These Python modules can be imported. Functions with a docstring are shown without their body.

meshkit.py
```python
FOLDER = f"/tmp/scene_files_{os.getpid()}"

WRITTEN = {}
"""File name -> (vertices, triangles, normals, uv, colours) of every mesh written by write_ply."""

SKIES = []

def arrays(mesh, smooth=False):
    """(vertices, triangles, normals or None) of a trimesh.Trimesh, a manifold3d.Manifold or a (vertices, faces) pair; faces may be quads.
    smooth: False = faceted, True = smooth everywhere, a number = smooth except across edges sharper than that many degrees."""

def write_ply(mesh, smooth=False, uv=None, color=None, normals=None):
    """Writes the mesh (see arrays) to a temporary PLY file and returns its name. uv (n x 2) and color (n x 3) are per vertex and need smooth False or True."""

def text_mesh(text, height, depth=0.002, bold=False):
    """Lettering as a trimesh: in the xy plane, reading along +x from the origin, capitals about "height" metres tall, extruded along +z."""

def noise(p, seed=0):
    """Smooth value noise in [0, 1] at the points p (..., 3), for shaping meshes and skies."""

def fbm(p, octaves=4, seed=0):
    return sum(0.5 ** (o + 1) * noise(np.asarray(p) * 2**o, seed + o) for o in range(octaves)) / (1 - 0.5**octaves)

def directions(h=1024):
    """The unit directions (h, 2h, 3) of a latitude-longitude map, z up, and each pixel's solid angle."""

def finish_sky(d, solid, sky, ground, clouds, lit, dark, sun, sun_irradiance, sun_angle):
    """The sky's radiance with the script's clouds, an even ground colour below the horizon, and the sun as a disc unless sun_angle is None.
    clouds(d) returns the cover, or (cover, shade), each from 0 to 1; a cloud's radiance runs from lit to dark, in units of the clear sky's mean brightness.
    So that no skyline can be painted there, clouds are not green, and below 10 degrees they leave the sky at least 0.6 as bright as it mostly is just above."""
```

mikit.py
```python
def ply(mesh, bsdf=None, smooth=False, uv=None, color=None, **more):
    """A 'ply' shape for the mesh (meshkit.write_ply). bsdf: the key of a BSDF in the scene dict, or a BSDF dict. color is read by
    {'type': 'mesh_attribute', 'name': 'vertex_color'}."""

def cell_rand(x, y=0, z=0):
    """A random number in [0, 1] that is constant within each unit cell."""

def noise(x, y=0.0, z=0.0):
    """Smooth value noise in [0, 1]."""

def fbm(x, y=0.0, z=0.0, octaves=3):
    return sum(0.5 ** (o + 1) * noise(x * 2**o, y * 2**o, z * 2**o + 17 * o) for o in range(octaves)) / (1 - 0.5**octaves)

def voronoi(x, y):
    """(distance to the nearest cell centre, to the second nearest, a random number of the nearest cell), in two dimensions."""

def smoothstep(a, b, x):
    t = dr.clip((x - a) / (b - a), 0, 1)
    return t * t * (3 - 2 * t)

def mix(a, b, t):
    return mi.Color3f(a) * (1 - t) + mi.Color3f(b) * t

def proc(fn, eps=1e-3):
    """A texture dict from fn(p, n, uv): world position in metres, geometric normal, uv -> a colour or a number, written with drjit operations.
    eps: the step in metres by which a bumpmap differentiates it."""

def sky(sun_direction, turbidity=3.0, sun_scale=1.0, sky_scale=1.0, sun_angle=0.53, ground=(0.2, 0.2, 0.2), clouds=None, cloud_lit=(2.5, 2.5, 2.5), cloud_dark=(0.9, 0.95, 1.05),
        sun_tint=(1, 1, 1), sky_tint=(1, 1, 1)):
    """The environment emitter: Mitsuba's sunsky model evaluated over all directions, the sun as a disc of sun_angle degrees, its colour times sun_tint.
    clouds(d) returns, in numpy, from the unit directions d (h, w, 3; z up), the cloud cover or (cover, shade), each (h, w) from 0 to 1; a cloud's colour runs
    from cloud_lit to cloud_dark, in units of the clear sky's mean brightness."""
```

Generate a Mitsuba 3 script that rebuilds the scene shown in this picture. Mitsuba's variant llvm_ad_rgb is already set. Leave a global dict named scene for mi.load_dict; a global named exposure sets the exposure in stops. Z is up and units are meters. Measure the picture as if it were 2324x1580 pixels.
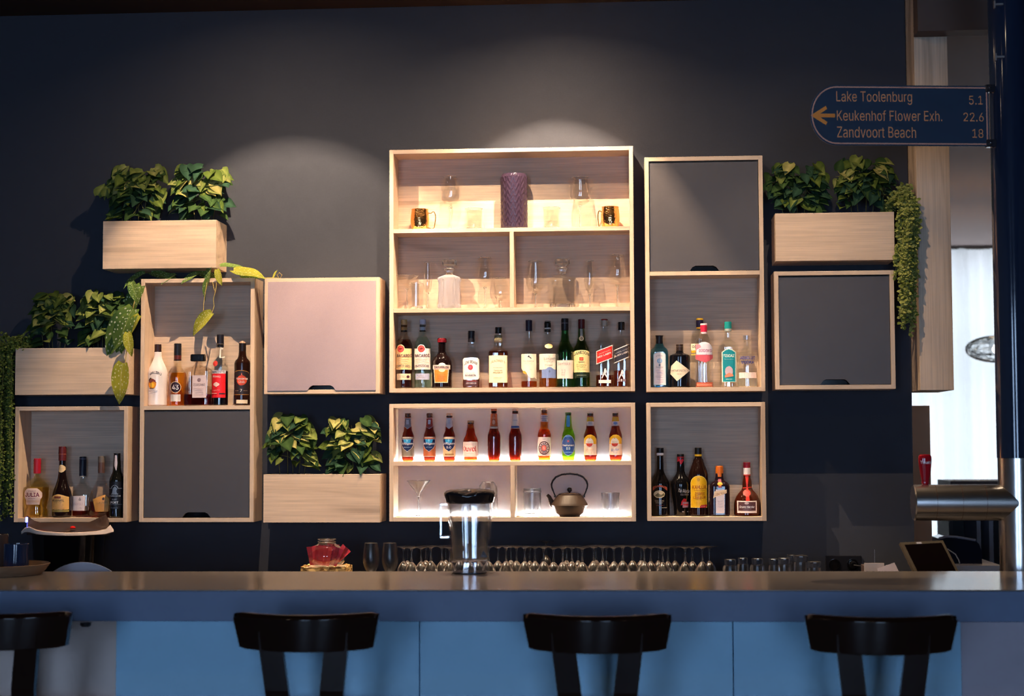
import math, random
import numpy as np
import trimesh
import drjit as dr
import mitsuba as mi
import mikit, meshkit
from shapely.geometry import Polygon, Point, box as sbox
from shapely import affinity
from mikit import fbm, noise, voronoi, smoothstep, mix, proc

T = mi.ScalarTransform4f
rng = np.random.default_rng(7)
random.seed(7)
scene, labels = {}, {}
exposure = 0.22

# ------------------------------------------------------------------ camera, lights
F = 3702.7                                     # focal length in pixels of the 2324 x 1580 frame
YAW, PITCH, ROLL = np.radians([4.076, 3.310, -0.222])
C = np.array([0, -7.085, 1.58])
fw = np.array([-np.sin(YAW) * np.cos(PITCH), np.cos(YAW) * np.cos(PITCH), np.sin(PITCH)])
_r = np.array([np.cos(YAW), np.sin(YAW), 0.0])
_u = np.cross(_r, fw)
RT = np.cos(ROLL) * _r + np.sin(ROLL) * _u
UP = -np.sin(ROLL) * _r + np.cos(ROLL) * _u
scene['camera'] = {'type': 'thinlens', 'fov': float(2 * np.degrees(np.arctan(1162 / F))), 'fov_axis': 'x',
                   'aperture_radius': 0.0095, 'focus_distance': 6.98, 'near_clip': 0.05, 'far_clip': 100.0,
                   'to_world': T().look_at(origin=C.tolist(), target=(C + fw).tolist(), up=UP.tolist())}

def at(px, py, y):
    d = fw + (px - 1162) / F * RT - (py - 790) / F * UP
    return C + d * (y - C[1]) / d[1]

def per(P):                                     # metres per pixel at the point
    return float((np.asarray(P) - C) @ fw) / F

WARM = np.array([1.0, 0.73, 0.48])
DAY = np.array([0.44, 0.65, 1.0])
def rgb(c): return {'type': 'rgb', 'value': [float(x) for x in c]}

# three ceiling spotlights over the shelf wall (their housings follow below)
SPOTS = [((-1.465, -0.92, 3.43), 62.6, 35.0, 13.5, 5), ((-0.65, -0.92, 3.43), 72.0, 37.0, 6.0, 6), ((-0.311, -0.62, 3.40), 67.8, 35.0, 13.5, 5), ((0.70, -0.92, 3.43), 78.0, 36.0, 6.0, 22)]
for i, (p, dn, cut, inten, soft) in enumerate(SPOTS):
    a = math.radians(dn)
    d = np.array([0, math.cos(a), -math.sin(a)])
    p = np.array(p)
    for nme, cu, bw, k in (('beam', cut, cut - soft, 1.0), ('spill', 66.0, 30.0, 0.22)):
        scene[f'spot_{nme}_{i}'] = {'type': 'spot', 'intensity': rgb(WARM * inten * k), 'cutoff_angle': cu, 'beam_width': bw,
                                    'to_world': T().look_at(origin=p.tolist(), target=(p + d).tolist(), up=[1, 0, 0])}

# ------------------------------------------------------------------ materials
def prin(c, rough=0.5, **k):
    c = rgb(c) if not isinstance(c, dict) else c
    return {'type': 'twosided', 'bsdf': {'type': 'principled', 'base_color': c, 'roughness': rough, **k}}
VC = {'type': 'mesh_attribute', 'name': 'vertex_color'}

OAK_A, OAK_B = (0.54, 0.40, 0.29), (0.66, 0.50, 0.37)
def oak(along):
    def fn(p, n, uv):
        a, b = (p.x, p.z) if along == 'x' else (p.z, p.x)
        w = noise(a * 1.3, b * 5.0, p.y * 3) * 0.16
        ring = fbm(a * 1.1, (b + w * 0.5) * 26.0, p.y * 20, octaves=3)
        fine = fbm(a * 7.0, b * 260.0, p.y * 120, octaves=2)
        dark = smoothstep(0.60, 0.74, fbm(a * 0.9 + 7, (b + w) * 17.0, p.y * 9 + 3, octaves=4))
        c = mix(OAK_A, OAK_B, ring)
        c = c * (0.84 + 0.32 * fine)
        return mix(c, c * mi.Color3f(0.62, 0.58, 0.55), dark * 0.85)
    return proc(fn)

def wall_fn(p, n, uv):
    t = fbm(p.x * 160, p.z * 900, p.y * 300, octaves=2) * 0.5 + fbm(p.x * 900, p.z * 160, octaves=2) * 0.5
    return mi.Color3f(0.040, 0.044, 0.058) * (0.86 + 0.28 * t)

def door_fn(c):
    def fn(p, n, uv):
        return mi.Color3f(*c) * (0.9 + 0.2 * fbm(p.x * 500, p.z * 1500, octaves=2))
    return proc(fn)

def bark_fn(p, n, uv):
    t = fbm(p.x * 60, p.z * 140, p.y * 60, octaves=4)
    return mix((0.16, 0.07, 0.02), (0.75, 0.50, 0.20), smoothstep(0.38, 0.62, t))

def spot_fn(p, n, uv):
    a, b, c = voronoi(uv.x * 5.0, uv.y * 9.0)
    dot = 1.0 - smoothstep(0.12, 0.2, a)
    rib = smoothstep(0.055, 0.02, dr.abs(uv.x - 0.5))
    base = mix((0.045, 0.11, 0.035), (0.16, 0.24, 0.05), noise(uv.x * 3, uv.y * 3))
    return mix(mix(base, (0.35, 0.42, 0.12), rib * 0.5), (0.66, 0.70, 0.50), dot * 0.85)

def spot_y_fn(p, n, uv):
    a, b, c = voronoi(uv.x * 5.0, uv.y * 9.0)
    dot = 1.0 - smoothstep(0.12, 0.22, a)
    rib = smoothstep(0.055, 0.02, dr.abs(uv.x - 0.5))
    base = mix((0.26, 0.30, 0.04), (0.52, 0.50, 0.06), noise(uv.x * 3, uv.y * 3))
    return mix(mix(base, (0.6, 0.58, 0.2), rib * 0.5), (0.78, 0.76, 0.42), dot * 0.8)

def top_fn(p, n, uv):
    return mi.Color3f(0.17, 0.145, 0.125) * (0.95 + 0.1 * fbm(p.x * 300, p.y * 300, octaves=2))

scene.update({
    'oak_x': prin(oak('x'), 0.5, specular=0.35), 'oak_z': prin(oak('z'), 0.5, specular=0.35),
    'wall_paint': prin(proc(wall_fn), 0.85, specular=0.15),
    'door_dark': prin(door_fn((0.064, 0.058, 0.062)), 0.42, specular=0.4),
    'door_mauve': prin(door_fn((0.36, 0.27, 0.29)), 0.36, specular=0.5),
    'back_mauve': prin((0.50, 0.42, 0.42), 0.55, specular=0.3),
    'ceiling_dark': prin((0.030, 0.020, 0.017), 0.8, specular=0.1),
    'ceiling_brown': prin((0.60, 0.48, 0.45), 0.8, specular=0.1),
    'beam_brown': prin((0.10, 0.07, 0.06), 0.7, specular=0.2),
    'floor_grey': prin((0.16, 0.14, 0.13), 0.5),
    'room_wall': prin((0.22, 0.20, 0.19), 0.8, specular=0.1),
    'paint': prin(VC, 0.45, specular=0.4),
    'gloss': prin(VC, 0.09, specular=0.55),
    'foil': prin(VC, 0.28, metallic=0.75),
    'tinted': {'type': 'thindielectric', 'int_ior': 1.65, 'specular_transmittance': VC},
    'clear_thin': {'type': 'thindielectric', 'int_ior': 1.8, 'specular_transmittance': rgb((0.95, 0.955, 0.95))},
    'liquid': {'type': 'thindielectric', 'int_ior': 1.12, 'specular_transmittance': VC},
    'clear_solid': {'type': 'roughdielectric', 'int_ior': 1.5, 'ext_ior': 1.0, 'alpha': 0.045, 'distribution': 'ggx'},
    'frosted': {'type': 'principledthin', 'base_color': rgb((0.92, 0.90, 0.95)), 'roughness': 0.22, 'spec_trans': 0.62, 'diff_trans': 1.1, 'eta': 1.5},
    'steel': {'type': 'twosided', 'bsdf': {'type': 'principled', 'base_color': rgb((0.72, 0.68, 0.64)), 'metallic': 1.0, 'roughness': 0.24}},
    'copper': {'type': 'twosided', 'bsdf': {'type': 'principled', 'base_color': rgb((0.95, 0.46, 0.16)), 'metallic': 1.0, 'roughness': 0.16}},
    'leaf': {'type': 'principledthin', 'base_color': VC, 'roughness': 0.42, 'diff_trans': 0.55, 'spec_trans': 0.0, 'eta': 1.4},
    'leaf_spotted': {'type': 'principledthin', 'base_color': proc(spot_fn), 'roughness': 0.35, 'diff_trans': 0.4, 'spec_trans': 0.0, 'eta': 1.4},
    'leaf_yellow': {'type': 'principledthin', 'base_color': proc(spot_y_fn), 'roughness': 0.35, 'diff_trans': 0.7, 'spec_trans': 0.0, 'eta': 1.4},
    'sheer': {'type': 'principledthin', 'base_color': rgb((0.93, 0.95, 0.97)), 'roughness': 0.8, 'diff_trans': 1.15, 'spec_trans': 0.0, 'eta': 1.2},
    'bark': prin(proc(bark_fn), 0.8, specular=0.2),
    'bar_top': prin(proc(top_fn), 0.20, specular=0.6),
})

# ------------------------------------------------------------------ helpers
def key_for(base):
    if base not in used: used.add(base); return base
    i = 1
    while f'{base}_{i:03d}' in used: i += 1
    used.add(f'{base}_{i:03d}')
    return f'{base}_{i:03d}'
used = set()

def thing(name, label, cat, group=None):
    k = key_for(name)
    labels[k] = {'label': label, 'category': cat, **({'group': group} if group else {})}
    return k

def TM(v, f): return trimesh.Trimesh(np.asarray(v, float), np.asarray(f), process=False)

def split(mesh, angle):
    m = trimesh.graph.smooth_shade(trimesh.Trimesh(mesh.vertices, mesh.faces, process=True), angle=np.radians(angle), facet_minarea=None)
    return TM(m.vertices, m.faces)

def put(parent, name, mesh, mat, col=None, smooth=35, label=None, kind=None, **more):
    """one mesh of the scene; col: one colour, or one per vertex (the mesh is then taken as it is)"""
    k = key_for(f'{parent}__{name}' if parent else name)
    if isinstance(mesh, (list, tuple)): mesh = cat(mesh)
    if col is None:
        scene[k] = mikit.ply(mesh, mat, smooth=smooth, **more)
    else:
        col = np.asarray(col, float)
        if col.ndim == 1:
            if smooth not in (False, True): mesh, smooth = split(mesh, smooth), True
            col = np.tile(col, (len(mesh.vertices), 1))
        scene[k] = mikit.ply(mesh, mat, smooth=smooth, color=col, **more)
    if label or kind: labels[k] = {**({'label': label} if label else {}), **({'kind': kind} if kind else {})}
    return k

def cat(ms): return trimesh.util.concatenate([m if isinstance(m, trimesh.Trimesh) else TM(*m) for m in ms])

def bx(x0, x1, y0, y1, z0, z1, ch=0.0008):
    """box with chamfered edges"""
    x0, x1 = min(x0, x1), max(x0, x1); y0, y1 = min(y0, y1), max(y0, y1); z0, z1 = min(z0, z1), max(z0, z1)
    if ch <= 0 or min(x1 - x0, y1 - y0, z1 - z0) < 3 * ch:
        m = trimesh.creation.box(extents=(x1 - x0, y1 - y0, z1 - z0))
    else:
        pts = []
        for X in (0, 1):
            for Y in (0, 1):
                for Z in (0, 1):
                    for ax in range(3):
                        o = [ch, ch, ch]; o[ax] = 0
                        pts.append([(x0 + o[0], x1 - o[0])[X], (y0 + o[1], y1 - o[1])[Y], (z0 + o[2], z1 - o[2])[Z]])
        return trimesh.convex.convex_hull(np.array(pts))
    m.apply_translation(((x0 + x1) / 2, (y0 + y1) / 2, (z0 + z1) / 2))
    return m

def loft(prof, n=2.0, ratio=1.0, K=40, close=True, flutes=None):
    """stack of superellipse sections: prof = [(z, half width[, n[, ratio]])]"""
    t = np.arange(K) / K * 2 * np.pi
    rings = []
    for row in prof:
        z, a = row[0], row[1]
        nn = row[2] if len(row) > 2 and row[2] else n
        rr = row[3] if len(row) > 3 else ratio
        ct, st = np.cos(t), np.sin(t)
        x = a * np.sign(ct) * np.abs(ct) ** (2 / nn); y = a * rr * np.sign(st) * np.abs(st) ** (2 / nn)
        if flutes:
            g = 1 + flutes[1] * np.cos(flutes[0] * t + flutes[2] * z); x, y = x * g, y * g
        rings.append(np.stack([x, y, np.full(K, z)], 1))
    v = np.vstack(rings); f = []
    i = np.arange(K); j = (i + 1) % K
    for k in range(len(rings) - 1):
        a, b = k * K, (k + 1) * K
        f += [np.stack([a + i, a + j, b + j], 1), np.stack([a + i, b + j, b + i], 1)]
    f = list(np.vstack(f))
    if close:
        for k, flip in ((0, True), (len(rings) - 1, False)):
            c = len(v); v = np.vstack([v, [[0, 0, prof[k][0]]]])
            q = np.stack([k * K + i, k * K + j, np.full(K, c)], 1)
            f += list(q[:, ::-1] if flip else q)
    return TM(v, f)

def smooth_prof(prof, m=3):
    """rounds a profile: Chaikin corner cutting that keeps the ends"""
    p = np.array([r[:2] for r in prof], float)
    for _ in range(m):
        q = [p[0]]
        for a, b in zip(p[:-1], p[1:]): q += [a * 0.75 + b * 0.25, a * 0.25 + b * 0.75]
        p = np.array(q + [p[-1]])
    return [tuple(r) for r in p]

def moved(m, P):
    m = m.copy(); m.apply_translation(P); return m

def tube(pts, r, sides=8, closed=False):
    p = np.asarray(pts, float); n = len(p)
    r = np.broadcast_to(r, (n,))
    t = np.roll(p, -1, 0) - np.roll(p, 1, 0) if closed else np.gradient(p, axis=0)
    t /= np.linalg.norm(t, axis=1, keepdims=True) + 1e-12
    ref = np.array([0.13, 0.21, 0.97]) if abs(t[:, 2]).mean() < 0.8 else np.array([0.97, 0.2, 0.1])
    a = np.cross(t, ref); a /= np.linalg.norm(a, axis=1, keepdims=True) + 1e-12
    b = np.cross(t, a); g = np.arange(sides) * 2 * np.pi / sides
    v = (p[:, None] + r[:, None, None] * (np.cos(g)[None, :, None] * a[:, None] + np.sin(g)[None, :, None] * b[:, None])).reshape(-1, 3)
    f = []
    for k in range(n if closed else n - 1):
        k2 = (k + 1) % n
        for s in range(sides):
            s2 = (s + 1) % sides
            f += [[k * sides + s, k2 * sides + s2, k2 * sides + s], [k * sides + s, k * sides + s2, k2 * sides + s2]]
    if not closed:
        c0, c1 = len(v), len(v) + 1
        v = np.vstack([v, p[:1], p[-1:]])
        for s in range(sides):
            s2 = (s + 1) % sides
            f += [[c0, s2, s], [c1, (n - 1) * sides + s, (n - 1) * sides + s2]]
    m = TM(v, f); m.fix_normals() if False else None
    return m

_txt = {}
def txt(s, bold=False):
    if (s, bold) not in _txt:
        m = meshkit.text_mesh(s, 1.0, depth=0.2, bold=bold)
        ok = (m.face_normals[:, 2] > 0.5)
        sub = m.submesh([np.nonzero(ok)[0]], append=True)
        v = np.array(sub.vertices)[:, :2]; lo, hi = v.min(0), v.max(0)
        _txt[s, bold] = ((v - (lo + hi) / 2), np.array(sub.faces), hi - lo)
    return _txt[s, bold]

def poly2(poly, step):
    out = []
    for g in getattr(poly, 'geoms', [poly]):
        if g.is_empty or g.area < 1e-10: continue
        v, f = trimesh.creation.triangulate_polygon(g, engine='earcut')
        v3 = np.c_[v, np.zeros(len(v))]
        v3, f = trimesh.remesh.subdivide_to_size(v3, f, step, max_iter=12)
        out.append((v3[:, :2], f))
    return out

def ell(cx, cz, a, b, k=28):
    t = np.arange(k) / k * 2 * np.pi
    return Polygon(np.stack([cx + a * np.cos(t), cz + b * np.sin(t)], 1))
def rc(x0, z0, x1, z1): return sbox(min(x0, x1), min(z0, z1), max(x0, x1), max(z0, z1))
def pg(*pts): return Polygon(pts)

def decal(layers, front, k, step=0.005, eps=0.0005, lift=0.0003):
    """print on a surface y = -front(x, z): layers in pixels times k metres. ('p', polygon, colour) or ('t', text, cx, cz, w, h, colour, {bold, arc, rot})"""
    V, Fc, Cc, n = [], [], [], 0
    for li, L in enumerate(layers):
        if L[0] == 'p':
            pieces, col = poly2(affinity.scale(L[1], k, k, origin=(0, 0)), step), L[2]
        else:
            _, s, cx, cz, w, h, col = L[:7]; o = L[7] if len(L) > 7 else {}
            v, f, size = txt(s, o.get('bold', False))
            v = v * [w / size[0], h / size[1]]
            v = v + np.c_[np.zeros(len(v)), o.get('arc', 0) * (1 - (v[:, 0] / (w / 2)) ** 2)]
            v = v + np.c_[o.get('slant', 0) * v[:, 1], o.get('rise', 0) * v[:, 0]]
            pieces = [((v + [cx, cz]) * k, f)]
        for v, f in pieces:
            y = -(front(v[:, 0], v[:, 1]) + eps + lift * li)
            V.append(np.c_[v[:, 0], y, v[:, 1]]); Fc.append(np.asarray(f) + n); n += len(v)
            Cc.append(np.tile(np.asarray(col, float), (len(v), 1)))
    V, Fc, Cc = np.vstack(V), np.vstack(Fc), np.vstack(Cc)
    nn = np.cross(V[Fc[:, 1]] - V[Fc[:, 0]], V[Fc[:, 2]] - V[Fc[:, 0]])
    flip = nn[:, 1] > 0
    Fc[flip] = Fc[flip][:, ::-1]
    return TM(V, Fc), Cc

# colours
def h(s):                                     # sRGB hex to linear
    c = np.array([int(s[i:i + 2], 16) for i in (0, 2, 4)]) / 255
    return np.where(c < 0.04045, c / 12.92, ((c + 0.055) / 1.055) ** 2.4)
BLACK, INK, WHITE, CREAM = h('0b0a0d'), h('1c1a22'), h('f0ece6'), h('ead9b4')
RED, NAVY, GOLD = h('c01a26'), h('10142e'), h('c79a3c')

# ------------------------------------------------------------------ the room
CEIL, XW = 3.51, 1.209                          # ceiling height, right end of the shelf wall
def struct(name, mesh, mat, label=None, smooth=False):
    k = put(None, name, mesh, mat, smooth=smooth)
    labels[k] = {'kind': 'structure', **({'label': label} if label else {})}
    return k
struct('floor', bx(-6, 6.5, -12.2, 9.7, -0.1, 0, 0), 'floor_grey')
struct('ceiling', cat([bx(-6, XW, -12.2, 0.0, CEIL, CEIL + 0.1, 0), bx(XW, 6.5, -12.2, 0.0, CEIL, CEIL + 0.1, 0)]), 'ceiling_dark')
struct('ceiling_back', bx(-6, 6.5, 0.0, 9.7, CEIL, CEIL + 0.1, 0), 'ceiling_brown')
struct('wall_back', bx(-6, XW, 0, 0.16, 0, CEIL, 0), 'wall_paint', 'charcoal wall that carries the wooden wall cabinets')
struct('wall_left', bx(-6.1, -6, -12.2, 9.7, 0, CEIL, 0), 'room_wall')
struct('wall_right', bx(6.5, 6.6, -12.2, 9.7, 0, CEIL, 0), 'room_wall')
struct('wall_rear', cat([bx(-6, 6.5, -12.3, -12.2, 0, 0.5, 0), bx(-6, 6.5, -12.3, -12.2, 2.9, CEIL, 0), bx(-6, -3.2, -12.3, -12.2, 0.5, 2.9, 0), bx(-1.5, 0.4, -12.3, -12.2, 0.5, 2.9, 0), bx(2.0, 6.5, -12.3, -12.2, 0.5, 2.9, 0)]), 'room_wall')
struct('wall_far', cat([bx(-6, 1.0, 9.6, 9.7, 0, CEIL, 0), bx(5.6, 6.5, 9.6, 9.7, 0, CEIL, 0), bx(1.0, 5.6, 9.6, 9.7, 3.44, CEIL, 0), bx(1.0, 5.6, 9.6, 9.7, 0, 0.15, 0)]), 'room_wall')
# daylight windows: two behind the bar guests (seen mirrored in the bottles), one far right behind the sheer curtain
REAR_L, FAR_L = 12.5, 2.0
for n, (a, b) in enumerate(((-3.2, -1.5), (0.4, 2.0))):
    k = struct(f'window_{n + 2}', TM([[a, -12.25, 0.5], [b, -12.25, 0.5], [b, -12.25, 2.9], [a, -12.25, 2.9]], [[0, 1, 2], [0, 2, 3]]), 'paint_grey' if False else 'room_wall')
    scene[k]['emitter'] = {'type': 'area', 'radiance': rgb(DAY * REAR_L)}
    m = (a + b) / 2
    struct(f'trim_{n + 2}', cat([bx(m - 0.04, m + 0.04, -12.24, -12.19, 0.5, 2.9, 0), bx(a, b, -12.24, -12.19, 1.9, 1.97, 0), bx(a, a + 0.06, -12.24, -12.19, 0.5, 2.9, 0), bx(b - 0.06, b, -12.24, -12.19, 0.5, 2.9, 0)]), 'ceiling_dark')
k = struct('window_1', TM([[1.0, 9.62, 0.15], [5.6, 9.62, 0.15], [5.6, 9.62, 3.44], [1.0, 9.62, 3.44]], [[0, 1, 2], [0, 2, 3]]), 'room_wall')
scene[k]['emitter'] = {'type': 'area', 'radiance': rgb(np.array([0.78, 0.90, 1.0]) * FAR_L)}
# flip so that the panes shine into the room
for kk, nrm in (('window_1', -1), ('window_2', 1), ('window_3', 1)):
    v, f, *_ = meshkit.WRITTEN[scene[kk]['filename']]
    nn = np.cross(v[f[0, 1]] - v[f[0, 0]], v[f[0, 2]] - v[f[0, 0]])[1]
    if nn * nrm < 0: scene[kk]['flip_normals'] = True
struct('trim_1', cat([bx(x - 0.03, x + 0.03, 9.55, 9.61, 0.15, 3.44, 0) for x in (1.03, 2.1, 3.2, 4.3, 5.57)] + [bx(1.0, 5.6, 9.55, 9.61, 2.30, 2.36, 0)]), 'room_wall')
xs = np.arange(1.9, 5.2, 0.02)
ys = 9.3 + 0.035 * np.sin(xs * 19 + 1.6 * np.sin(xs * 3.1)) + 0.015 * np.sin(xs * 47)
cv = np.vstack([np.c_[xs, ys, np.full(len(xs), z)] for z in (0.03, 3.48)]); n = len(xs)
cf = [[i, i + 1, n + i + 1] for i in range(n - 1)] + [[i, n + i + 1, n + i] for i in range(n - 1)]
ct = thing('sheer_curtain', 'white sheer curtain in soft folds, lit from behind by daylight, at the far right', 'curtain')
put(ct, 'cloth', TM(cv, cf), 'sheer', smooth=True)
put(ct, 'curtain_rail', bx(1.9, 5.2, 9.27, 9.34, 3.475, CEIL, 0), 'room_wall', smooth=False)

# hanging wood-clad column at the right end of the wall, with the beam above it
cl = thing('hanging_wood_column', 'pale wood-clad box column hanging from the ceiling beside the dark wall', 'column')
put(cl, 'cladding', bx(1.212, 1.35, -0.19, 0.16, 1.79, CEIL - 0.001, 0.001), 'oak_z', smooth=False)
struct('trim_4', bx(XW + 0.001, 6.4, -0.30, -0.20, float(at(2110, 70, -0.30)[2]), CEIL, 0), 'beam_brown', 'brown beam under the ceiling in front of the hanging wood column')

# ------------------------------------------------------------------ wall cabinets
TH, YF, YB = 0.018, -0.165, -0.017              # board thickness, front edge, face of the back panel
def cabinet(name, label, x0, x1, z0, z1, shelves=(), dividers=(), doors=(), back='oak_x', group=None, led=()):
    c = thing(name, label, 'wall cabinet', group)
    put(c, 'side_panel', bx(x0, x0 + TH, YF, 0, z0, z1), 'oak_z', smooth=False)
    put(c, 'side_panel', bx(x1 - TH, x1, YF, 0, z0, z1), 'oak_z', smooth=False)
    put(c, 'top_panel', bx(x0 + TH, x1 - TH, YF, 0, z1 - TH, z1), 'oak_x', smooth=False)
    put(c, 'bottom_panel', bx(x0 + TH, x1 - TH, YF, 0, z0, z0 + TH), 'oak_x', smooth=False)
    put(c, 'back_panel', bx(x0 + TH, x1 - TH, YB, -0.002, z0 + TH, z1 - TH, 0), back, smooth=False)
    for z in shelves:                            # z of the shelf's upper face
        put(c, 'shelf', bx(x0 + TH, x1 - TH, YF, YB, z - TH, z), 'oak_x', smooth=False)
    for x, za, zb in dividers:
        put(c, 'divider', bx(x - TH / 2, x + TH / 2, YF, YB, za, zb), 'oak_z', smooth=False)
    for za, zb, mat, rec in doors:               # bottom and top of the opening
        door(c, x0 + TH, x1 - TH, za, zb, mat, rec)
    return c

def door(c, xa, xb, za, zb, mat, rec):
    g, xc, w = 0.002, (xa + xb) / 2, 0.062
    x0, x1, z0, z1 = xa + g, xb - g, za + g, zb - g - (0.004 if rec > 0 else 0)
    if rec < 0: x0, x1, z0, z1 = xa - 0.002, xb + 0.002, za - 0.004, zb + 0.002
    out = Polygon([(x0, z0), (xc - w, z0), (xc - w + 0.012, z0 + 0.016), (xc - w + 0.024, z0 + 0.022), (xc + w - 0.024, z0 + 0.022),
                   (xc + w - 0.012, z0 + 0.016), (xc + w, z0), (x1, z0), (x1, z1), (x0, z1)])
    m = trimesh.creation.extrude_polygon(out, 0.016, engine='earcut')
    m.apply_transform([[1, 0, 0, 0], [0, 0, -1, 0], [0, 1, 0, 0], [0, 0, 0, 1]])
    m.apply_translation((0, YF + rec + 0.016, 0))
    d = put(c, 'door', m, mat, smooth=False)
    pull = cat([bx(xc - w - 0.004, xc + w + 0.004, YF + rec + 0.040, YF + rec + 0.043, z0 + 0.001, z0 + 0.034, 0),
                bx(xc - w - 0.004, xc + w + 0.004, YF + rec + 0.0175, YF + rec + 0.040, z0 + 0.030, z0 + 0.034, 0)])
    put(d, 'finger_pull', pull, 'gloss', BLACK, smooth=False, label='black recessed finger pull at the lower edge of the door')

zof = lambda px, py: float(at(px, py, YF)[2])
cab_left = cabinet('wall_cabinet', 'open square oak wall cabinet at the far left holding grappa and brandy bottles', -2.658, -2.158, 1.243, 1.743)
zt = zof(445, 920.7)
cab_tall = cabinet('wall_cabinet', 'tall oak wall cabinet, open above with coconut rum and amaretto, dark door below', -2.106, -1.606, 1.243, 2.294, shelves=(zt,), doors=((1.261, zt - TH, 'door_dark', 0.004),))
cab_mauve = cabinet('wall_cabinet', 'square oak wall cabinet with a closed mauve door, left of the large glassware cabinet', -1.563, -1.062, 1.791, 2.291, doors=((1.809, 2.273, 'door_mauve', -0.003),))
zb1, zb2 = zof(1162, 516.8), zof(1162, 698.2)
xd = float(at(1161.5, 600, YF)[0])
cab_big = cabinet('wall_cabinet', 'largest oak wall cabinet, three tiers with glassware above and whisky bottles below', -1.020, 0.028, 1.794, 2.841, shelves=(zb1, zb2), dividers=((xd, zb2, zb1 - TH),))
zl = zof(1162, 1047.2)
cab_low = cabinet('wall_cabinet', 'wide oak wall cabinet glowing with light strips, beer bottles on top and a teapot below', -1.020, 0.028, 1.245, 1.746, shelves=(zl,), dividers=((xd, 1.263, zl - TH),), back='back_mauve')
zr = zof(1598, 615.3)
cab_rt = cabinet('wall_cabinet', 'tall oak wall cabinet, dark door above and gin bottles in the open half', 0.076, 0.575, 1.791, 2.791, shelves=(zr,), doors=((zr, 2.773, 'door_dark', 0.006),))
cab_rl = cabinet('wall_cabinet', 'open square oak wall cabinet with dark liqueur bottles, under the gin cabinet', 0.075, 0.573, 1.247, 1.745)
cab_fr = cabinet('wall_cabinet', 'square oak wall cabinet with a dark door under the right-hand planter', 0.617, 1.116, 1.797, 2.296, doors=((1.815, 2.278, 'door_dark', 0.006),))

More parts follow.
